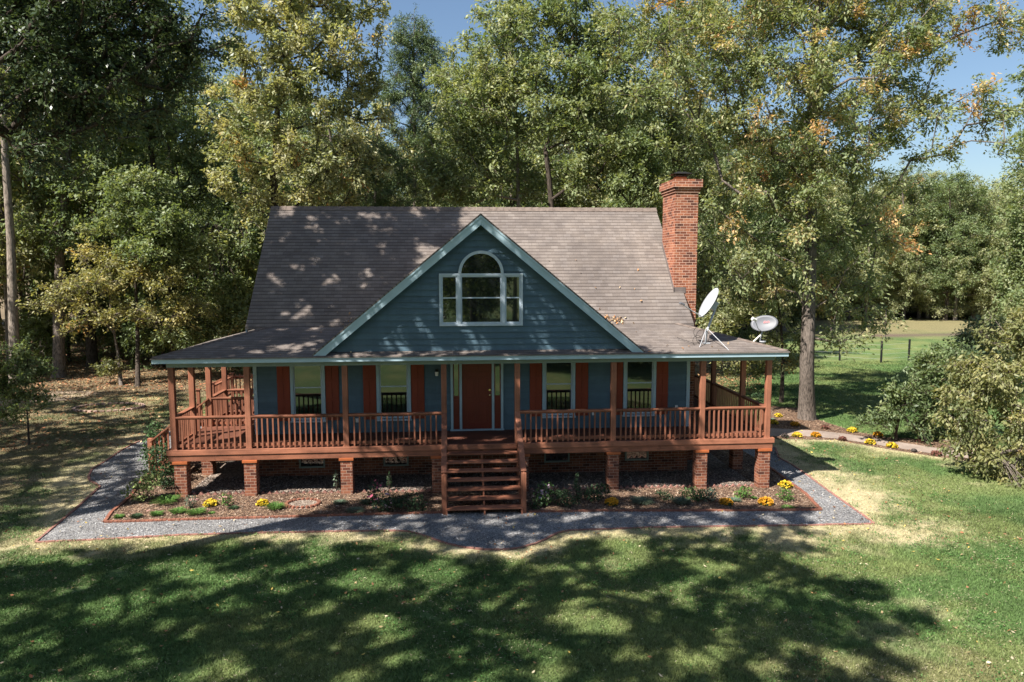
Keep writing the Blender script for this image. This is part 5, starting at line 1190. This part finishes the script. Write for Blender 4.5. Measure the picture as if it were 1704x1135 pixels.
# ------------------------------------------------------------------ garden plants
def mesh_cat(parts): # list of (V,F,tone) -> arrays
    vs, fs, ts, n = [], [], [], 0
    for V, Fc, t in parts: vs.append(V); fs.append(Fc+n); ts.append(t); n += len(V)
    return np.concatenate(vs), np.concatenate(fs), np.concatenate(ts)
def mum_meshes(seed, col, r=.17):
    rg = np.random.default_rng(seed); n = 150
    v = rg.normal(size=(n, 3)); v[:, 2] = np.abs(v[:, 2]); v /= np.linalg.norm(v, axis=1)[:, None]; P = v*np.array([r, r, r*.75])*(.8+.25*rg.random(n))[:, None]+np.array([0, 0, .04])
    a, f1 = leaf_quads(P, .06, 2.5, 1.1, -.4, rg); tc_ = np.array(col)[None]*(.7+.5*rg.random(n))[:, None]
    a2, f2 = leaf_quads(P+v*.012, .05, 2.5, 1.0, -.2, rg); tc2 = np.array(col)[None]*(.75+.5*rg.random(n))[:, None]
    V, Fc, T_ = mesh_cat([(a, f1, tc_), (a2, f2, tc2)]); bl_ = npmesh('blossom', V, Fc, M['petal'], {'tone': np.clip(T_, 0, 1)})
    n = 170; v = rg.normal(size=(n, 3)); v[:, 2] = np.abs(v[:, 2])*.8; v /= np.linalg.norm(v, axis=1)[:, None]; P = v*np.array([r, r, r*.6])*(.5+.5*rg.random(n))[:, None]+np.array([0, 0, .03])
    a, f1 = leaf_quads(P, .07, .5, 1.8, .2, rg); return bl_, npmesh('leaf', a, f1, M['petal'], {'tone': np.array([.05, .085, .03])[None]*(.6+.8*rg.random(n))[:, None]})
YL, OY, RD, GY_ = (.64, .46, .035), (.62, .31, .025), (.17, .075, .055), (.12, .10, .09)
mk = {'y': mum_meshes(1, YL), 'o': mum_meshes(2, OY), 'r': mum_meshes(3, RD, .15), 'g': mum_meshes(4, GY_, .11)}
cn = {'y': 'bright yellow', 'o': 'orange-yellow', 'r': 'faded red-brown', 'g': 'small withered grey-brown'}
mums = [(350, 842, 'y', .95, 'in the left bed between the first two pillars'), (437, 841, 'y', .85, 'in the left bed right of the second pillar'), (1018, 840, 'o', 1.0, 'in the bed right of the steps'), (1208, 840, 'o', .95, 'in front of the second pillar from the right'), (1274, 840, 'o', 1.05, 'in front of the right corner pillar'), (1307, 811, 'y', 1.0, 'beside the slanting path right of the porch'),
        (1295, 694, 'y', .95, 'left of the oak trunk, farther of two'), (1288, 706, 'y', 1.0, 'left of the oak trunk, touching the porch post'), (1323, 709, 'o', 1.0, 'in shade at the foot of the oak'), (1326, 727, 'y', 1.05, 'first on the lawn side of the concrete path'), (1357.6, 727, 'o', 1.05, 'second on the lawn side of the concrete path'), (1402, 733, 'r', .95, 'third on the lawn side of the concrete path'), (1373, 714, 'r', 1.0, 'on the far side of the path right of the oak'),
        (1418, 719, 'y', 1.1, 'on the far side of the path'), (1461, 726, 'o', 1.0, 'on the far side of the path, second right of the oak'), (1448, 739, 'y', 1.05, 'fourth on the lawn side of the concrete path'), (1484.5, 745, 'y', 1.1, 'fifth on the lawn side of the concrete path'), (1529, 736, 'r', .8, 'on the far side of the path near the shrub'), (1521, 752, 'g', .8, 'between the fifth yellow plant and a red one'), (1558, 758, 'r', 1.05, 'right of the withered plant by the path'), (1626, 766, 'y', 1.25, 'at the right end of the concrete path'), (1638, 776, 'y', .6, 'tiny, under the drooping branches at the right'), (1306, 728, 'g', 1.1, 'where the concrete path meets the porch')]
for i, (px, py, k, s, wh) in enumerate(mums):
    p = G(px, py); r_ = tag(empty('chrysanthemum', p, i*1.3), cn[k]+' chrysanthemum '+wh, 'flower', 'potted-size chrysanthemums planted along beds and path'); s *= 1.0 if px < 1310 and py > 790 else .95; r_.scale = (s, s, s)
    for nmm, me in zip(('blossom', 'foliage'), mk[k]): o = bpy.data.objects.new(nmm, me); C.objects.link(o); o.parent = r_
def tuft_mesh(seed, r, h, col, n=260, wd=.012):
    rg = np.random.default_rng(seed); a = rg.random(n)*6.28; q = np.sqrt(rg.random(n))*r*.6; b = np.stack([q*np.cos(a), q*np.sin(a), np.zeros(n)], 1); out = np.stack([np.cos(a+rg.normal(0, .5, n)), np.sin(a+rg.normal(0, .5, n)), np.zeros(n)], 1)
    hh = (h*(.6+.6*rg.random(n)))[:, None]; mid = b+out*r*.35+hh*np.array([0, 0, .75]); tip = b+out*r*(.7+.4*rg.random(n))[:, None]+hh*np.array([0, 0, .8]); sd = np.stack([-out[:, 1], out[:, 0], np.zeros(n)], 1)*wd
    V = np.stack([b, mid+sd, tip, mid-sd], 1).reshape(-1, 3); return npmesh('foliage', V, np.arange(4*n).reshape(n, 4), M['petal'], {'tone': np.array(col)[None]*(.6+.8*rg.random(n))[:, None]})
def bush_mesh(seed, r, h, col, n=320, leaf=.06, spire=0, fl=None):
    rg = np.random.default_rng(seed); v = rg.normal(size=(n, 3)); v /= np.linalg.norm(v, axis=1)[:, None]; P = v*(rg.random(n)**.4)[:, None]*np.array([r, r, h*.5])+np.array([0, 0, h*.5])
    if spire: P[:, 0] *= 1-.6*P[:, 2]/h; P[:, 1] *= 1-.6*P[:, 2]/h
    P += np.array([.25*r, .2*r, 0])*np.sin(P[:, 2:]*9+seed)
    V, Fc = leaf_quads(P, leaf, .8, 1.9, .1, rg); T_ = np.array(col)[None]*(.5+.9*rg.random(n))[:, None]
    st = MB()
    for i in range(7): a = i*.9+seed; st.tube([(0, 0, -.02), (.4*r*math.cos(a), .4*r*math.sin(a), h*.45), (.7*r*math.cos(a), .7*r*math.sin(a), h*.85)], [.008, .006, .003], 4, False)
    fo = npmesh('foliage', V, Fc, M['petal'], {'tone': np.clip(T_, 0, 1)}); out = [('foliage', fo), ('stem', st.mesh('stem', M['barkdark']))]
    if fl is not None:
        k = 26; P = P[rg.choice(n, k)]+(0, 0, .02); V, Fc = leaf_quads(P, leaf*1.1, 2, 1.0, 0, rg); out.append(('blossom', npmesh('blossom', V, Fc, M['petal'], {'tone': np.array(fl)[None]*(.7+.5*rg.random(k))[:, None]})))
    return out
GB, GD, GG, GO = (.085, .17, .035), (.035, .065, .028), (.11, .15, .10), (.16, .20, .07)
def garden(name, px, py, meshes, label, s=1.0, cat='plant'):
    p = G(px, py)
    if len(meshes) == 1: s = .62
    if len(meshes) == 1: o = place(bpy.data.objects.new(name, meshes[0][1]), None, p); o.scale = (s, s, s); o.rotation_euler = (0, 0, px); tag(o, label, cat); return
    r_ = tag(empty(name, p, px), label, cat); r_.scale = (s, s, s)
    for nmm, me in meshes: o = bpy.data.objects.new(nmm, me); C.objects.link(o); o.parent = r_
i_ = 200
for px, py, r, h, col, lb_ in [(458, 848, .30, .24, GB, 'bright green grassy tuft beside the yellow flowers right of the second pillar'), (327, 856, .30, .2, GB, 'low green grassy tuft left of the yellow flowers in the left bed'), (296, 854, .26, .17, GB, 'low green grassy tuft in front of the left corner pillar'), (261, 858, .2, .15, GB, 'small green tuft, third from the left end of the bed'),
        (227, 862, .18, .14, GD, 'small dark green tuft, second from the left end of the bed'), (198, 862, .15, .12, GB, 'tiny green tuft at the left tip of the bed'), (278, 838, .42, .28, GB, 'broad green grassy clump against the left corner pillar'), (566, 838, .22, .12, GG, 'flat grey-green tuft right of the stone ring'), (591, 851, .30, .10, GG, 'spreading grey-green ground plant in front of the third pillar'),
        (609, 838, .22, .12, GG, 'small grey-green tuft left of the pink rose bush'), (1068, 838, .40, .22, GG, 'wide grey-green grassy clump right of the fourth flower'), (1133, 838, .36, .22, GG, 'grey-green grassy clump left of the second pillar from the right'), (1254, 830, .12, .08, GB, 'tiny green plant between pillar and orange flowers at the right'), (1311, 845, .2, .06, GB, 'flat green plant near the right tip of the bed'), (1222, 834, .22, .12, GG, 'small grey-green tuft beside the right orange flowers'),
        (389, 847, .16, .1, GD, 'small dark tuft right of the leafy plant in the left bed'), (352, 855, .1, .07, GB, 'tiny green sprig in front of the left yellow flowers'), (1285, 700, .2, .15, GG, 'pale grey-green tuft at the foot of the right corner post')]:
    i_ += 1; garden('grass_tuft', px, py, [('foliage', tuft_mesh(i_, r, h, col))], lb_)
for px, py, r, h, col, n, lf, sp_, fl, lb_ in [(241, 835, .44, .85, GO, 640, .085, 0, None, 'tall light green leafy shrub at the left end of the bed'), (266, 806, .46, 1.15, (.05, .09, .035), 1100, .085, 0, None, 'dark green shrub crowding the side stair, lower one'), (262, 780, .38, 1.45, (.06, .11, .04), 1000, .09, 0, None, 'tall green climbing shrub over the side stair newel'),
        (377, 842, .2, .36, GB, 160, .06, 0, None, 'small upright leafy green plant in front of the second pillar'), (319, 846, .16, .34, GG, 130, .06, 0, None, 'small upright leafy plant behind the low tuft in the left bed'), (622, 840, .24, .62, GD, 240, .07, 0, (.70, .16, .25), 'rose bush with pink blossoms left of the steps'), (645, 850, .42, .5, GD, 500, .07, 0, (.45, .30, .38), 'dark rounded shrub with a few pale blossoms beside the rose bush'),
        (560, 818, .12, .62, GG, 60, .08, 1, None, 'thin grey-green stalk growing against the third pillar'), (648, 818, .10, .55, GD, 50, .07, 1, None, 'thin dark stalk behind the rose bush'), (690, 850, .42, .42, GD, 420, .07, 0, None, 'low dark green shrub just left of the steps'), (905, 842, .26, .62, (.07, .13, .04), 300, .07, 0, (.4, .3, .36), 'upright green shrub just right of the steps'),
        (888, 846, .2, .22, GD, 120, .06, 0, None, 'small dark plant at the right foot of the steps'), (938, 840, .42, .38, GD, 480, .065, 0, None, 'wide dark green shrub right of the steps'), (961, 838, .13, .85, (.06, .10, .045), 180, .06, 1, None, 'slender spire-shaped plant in the right bed'), (995, 834, .36, .46, GD, 380, .07, 0, None, 'dark shrub left of the third pillar from the right'),
        (1105, 832, .26, .26, GD, 220, .06, 0, None, 'low dark plant behind the grassy clumps'), (1156, 833, .34, .38, (.06, .12, .035), 340, .065, 0, None, 'green shrub in front of the second pillar from the right'), (1181, 834, .24, .34, GG, 240, .065, 0, None, 'grey-green shrub at the foot of the second pillar from the right'), (1237, 830, .24, .34, GB, 280, .06, 0, None, 'bright green bushy plant between the last two pillars'), (1308, 834, .24, .34, GB, 280, .06, 0, None, 'bright green bushy plant at the right tip of the bed'),
        (1262, 668, .4, .4, GD, 200, .1, 0, None, 'dark low shrub behind the right porch'), (1330, 676, .35, .35, GD, 160, .1, 0, None, 'dark leafy plant left of the oak trunk'), (278, 815, .25, .5, GD, 260, .07, 0, None, 'dark green plant left of the corner pillar')]:
    i_ += 1; garden('flowering_shrub' if fl else 'garden_plant', px, py, bush_mesh(i_, r, h, col, n, lf, sp_, fl), lb_, cat='shrub' if h > .3 else 'plant')
M['stone'] = painted('pink_stone', (.45, .26, .22), .3, .9)
for px, py, s, lb_ in ((322, 834, .12, 'pinkish stone leaning on the sawtooth bricks by the corner pillar'), (371, 831, .15, 'pinkish stone between the first two pillars at the left'), (247, 851, .05, 'small pale stone beside the leafy shrub at the left'), (903, 848, .05, 'small pale stone right of the steps')):
    p = G(px, py); m = MB(); rr = random.Random(px)
    bm_s = dish_mesh(s, s*.6, -s*.1, 9, 2, s*.5); m.v = [(x+rr.uniform(-.2, .2)*s, y+rr.uniform(-.2, .2)*s, z+s*.55+rr.uniform(-.1, .1)*s) for x, y, z in bm_s.v]; m.f = bm_s.f
    tag(m.build('garden_stone', M['stone'], None, p, .01), lb_, 'stone')

# ------------------------------------------------------------------ grass, fallen leaves, mulch chips: what nobody could count
def visible(x, y):
    d = (x-0)*fw[0]+(y+19.1)*fw[1]; a = (x*rt[0]+(y+19.1)*rt[1])/np.maximum(d, .1)
    return (d > 5) & (np.abs(a) < .74)
def blades(name, n, x0, x1, y0, y1, hmin, hmax, wd, seed, label, ypow=1.0):
    rg = np.random.default_rng(seed); x = x0+(x1-x0)*rg.random(n); y = y0+(y1-y0)*rg.random(n)**ypow
    ok = visible(x, y) & ~inside(x, y, walk_poly) & ~inside(x, y, bed_poly) & ~inside(x, y, cbed_poly)
    x, y = x[ok], y[ok]; t_ = ground_colour(x, y); straw = np.clip((t_[:, 0]-t_[:, 1]*.98)*14, 0, 1)
    dens = (fnoise(x, y, .5, 31)*.7+fnoise(x, y, 2.2, 33)*.3) > .30+.22*rg.random(len(x))*straw; x, y, t_, straw = x[dens], y[dens], t_[dens], straw[dens]
    n = len(x); a = rg.random(n)*6.28; h = (hmin+(hmax-hmin)*rg.random(n))*(1-.5*straw); ln = rg.normal(size=(n, 2))*.55*h[:, None]
    s = np.stack([np.cos(a), np.sin(a)], 1)*(wd*(.6+.8*rg.random(n)))[:, None]; z = gzv(x)-.004
    V = np.stack([np.stack([x-s[:, 0], y-s[:, 1], z], 1), np.stack([x+s[:, 0], y+s[:, 1], z], 1), np.stack([x+ln[:, 0], y+ln[:, 1], z+h], 1)], 1).reshape(-1, 3)
    t_ = t_*(.50+1.0*rg.random(n)+.7*(fnoise(x, y, .30, 55)-.5))[:, None]*np.array([1.0, 1.06, .95]); o = place(bpy.data.objects.new(name, npmesh(name, V, np.arange(3*n).reshape(n, 3), M['blade'], {'tone': np.clip(t_, 0, 1)})), None, (0, 0, 0)); return tag(o, label, None, None, 'stuff')
blades('grass', 620000, -12.5, 14, -11, -2.2, .025, .075, .007, 1, 'short green and straw coloured lawn grass in front')
blades('grass', 420000, -18, 20, -4, 9, .03, .065, .010, 2, 'lawn grass beside the house')
blades('grass', 260000, -30, 34, 9, 26, .04, .09, .018, 3, 'rough grass of the side yards and field')
def scatter(name, n, pick, size, cols, seed, label, zo=.012, mt='litter', asp=1.7, lift=.02):
    rg = np.random.default_rng(seed); x, y = pick(rg, n); n = len(x); P = np.stack([x, y, gzv(x)+zo+lift*rg.random(n)], 1)
    d = rg.normal(size=(n, 3)); d[:, 2] *= .25; d /= np.linalg.norm(d, axis=1)[:, None]; nn = rg.normal(size=(n, 3))*.45; nn[:, 2] = 1; sd = np.cross(d, nn); sd /= np.linalg.norm(sd, axis=1)[:, None]
    L = (size*(.5+.9*rg.random(n)))[:, None]; Wd = L/asp
    V = np.stack([P-d*L/2, P+sd*Wd/2, P+d*L/2+(0, 0, .008), P-sd*Wd/2], 1).reshape(-1, 3); cc_ = np.array(cols)[rg.integers(0, len(cols), n)]*(.6+.7*rg.random(n))[:, None]
    o = place(bpy.data.objects.new(name, npmesh(name, V, np.arange(4*n).reshape(n, 4), M[mt], {'tone': np.clip(cc_, 0, 1)})), None, (0, 0, 0)); return tag(o, label, None, None, 'stuff')
BR = [(.26, .13, .06), (.34, .20, .09), (.20, .10, .055), (.42, .30, .16), (.30, .12, .06)]
def p_lawn(rg, n):
    x = rg.uniform(-12, 14, n); y = rg.uniform(-11, 8, n); ok = visible(x, y) & ~inside(x, y, bed_poly) & (rg.random(n) < .25+.75*(fnoise(x, y, 3, 40) > .5)) & ~((x > XL-2) & (x < 8.8) & (y > -.4)); return x[ok], y[ok]
def p_clover(rg, n):
    x = rg.uniform(-12, 13, n); y = rg.uniform(-11, 6, n); ok = visible(x, y) & ~inside(x, y, bed_poly) & ~inside(x, y, walk_poly) & ~inside(x, y, cbed_poly) & (fnoise(x, y, .9, 77) > .56) & (fnoise(x, y, .22, 78) > .45); return x[ok], y[ok]
scatter('clover', 260000, p_clover, .028, [(.06, .15, .035), (.09, .20, .05), (.05, .12, .03), (.13, .22, .07)], 15, 'darker green clover and weeds growing through the lawn in patches', .028, 'blade', 1.2, .02)
def p_thatch(rg, n):
    x = rg.uniform(-12, 14, n); y = rg.uniform(-11, 8, n); ok = visible(x, y) & ~inside(x, y, bed_poly) & ~inside(x, y, walk_poly) & ~inside(x, y, cbed_poly) & (rg.random(n) < .15+.85*(fnoise(x, y, 1.3, 71) > .52)); return x[ok], y[ok]
scatter('dry_thatch', 90000, p_thatch, .045, [(.42, .36, .22), (.33, .26, .16), (.5, .44, .3)], 16, 'dry straw coloured thatch lying in the lawn', .02, 'blade', 5.0, .02)
scatter('fallen_leaves', 4200, p_lawn, .068, BR+[(.55, .40, .10), (.5, .42, .28)], 5, 'brown and yellow leaves scattered over the lawn', .03)
def p_wood(rg, n):
    y = rg.uniform(5, 48, n); d = y+19.1; x = rg.uniform(-.75, .45, n)*d; ok = ((x < -9.5-.4*np.maximum(0, 6-y)) | (y > 15)) & ((x < 12+.52*(y-10))) & (rg.random(n) < .35+.65*(y > 17)); return x[ok], y[ok]
scatter('fallen_leaves', 90000, p_wood, .13, BR, 6, 'thick brown leaf litter on the floor of the wood', .01)
def p_bed(rg, n):
    x = rg.uniform(-9, 10, n); y = rg.uniform(-3, 3.5, n); ok = inside(x, y, bed_poly) & ~((y > .12) & (x > -7) & (x < 8.4)); return x[ok], y[ok]
scatter('mulch_chips', 42000, p_bed, .055, [(.12, .075, .055), (.18, .12, .085), (.28, .20, .14), (.07, .045, .032), (.42, .32, .24)], 7, 'brown bark mulch chips covering the bed', .012, asp=2.6)
def p_cb(rg, n):
    x = rg.uniform(9, 22, n); y = rg.uniform(-4, 12, n); ok = inside(x, y, cbed_poly) & ~inside(x, y, cpath_up+list(reversed(cpath_lo))); return x[ok], y[ok]
scatter('mulch_chips', 12000, p_cb, .07, [(.15, .08, .05), (.22, .13, .08), (.32, .21, .13), (.45, .33, .23)], 8, 'brown mulch chips beside the concrete path', .012, asp=2.2)
def p_gr(rg, n):
    x = rg.uniform(-11, 11, n); y = rg.uniform(-4.3, 7, n); ok = inside(x, y, walk_poly) & ~inside(x, y, bed_poly); return x[ok], y[ok]
scatter('gravel_stones', 52000, p_gr, .032, [(.12, .122, .13), (.215, .217, .228), (.31, .312, .32), (.45, .445, .435), (.25, .23, .21)], 9, 'loose grey gravel stones on the path', .012, asp=1.25)
def p_pp(rg, n):
    x = rg.uniform(-6.9, 8.3, n); y = rg.uniform(.12, 1.6, n); return x, y
scatter('pebbles', 26000, p_pp, .045, [(.16, .12, .10), (.28, .22, .18), (.40, .34, .28), (.10, .08, .07)], 10, 'brown pebbles under the porch', .022, asp=1.3)
# leaves caught on the roof
def roof_leaves(L, seed, label):
    rg = np.random.default_rng(seed); Ps = []
    for px, py, n, spx, spy in L:
        for _ in range(n):
            qx, qy = rg.normal(px, spx), rg.normal(py, spy); d = ray(qx, qy); t = (zbk+SL*(CAM[1]-BY)-CAM[2])/(d[2]-SL*d[1]); p = CAM+d*t
            if p[1] < BY: p = hit_roof(qx, qy)
            Ps.append(p+(0, -.01, .035))
    V, Fc = leaf_quads(np.array(Ps), .075, 1.5, 1.7, 0, rg); cc_ = np.array([(.5, .24, .10), (.42, .25, .13), (.6, .45, .28)])[rg.integers(0, 3, len(Ps))]
    o = place(bpy.data.objects.new('fallen_leaves', npmesh('fallen_leaves', V, Fc, M['litter'], {'tone': cc_})), None, (0, 0, 0)); tag(o, label, None, None, 'stuff')
roof_leaves([(1026, 534, 55, 9, 3), (1010, 530, 20, 5, 3), (1066, 503, 3, 2, 1), (575, 541, 10, 5, 4), (585, 530, 5, 3, 3), (1120, 580, 10, 60, 6), (960, 450, 5, 60, 50), (1040, 480, 5, 40, 40), (500, 560, 8, 60, 20), (560, 560, 8, 30, 20), (1000, 546, 6, 30, 8)], 12, 'orange leaves caught on the shingles')
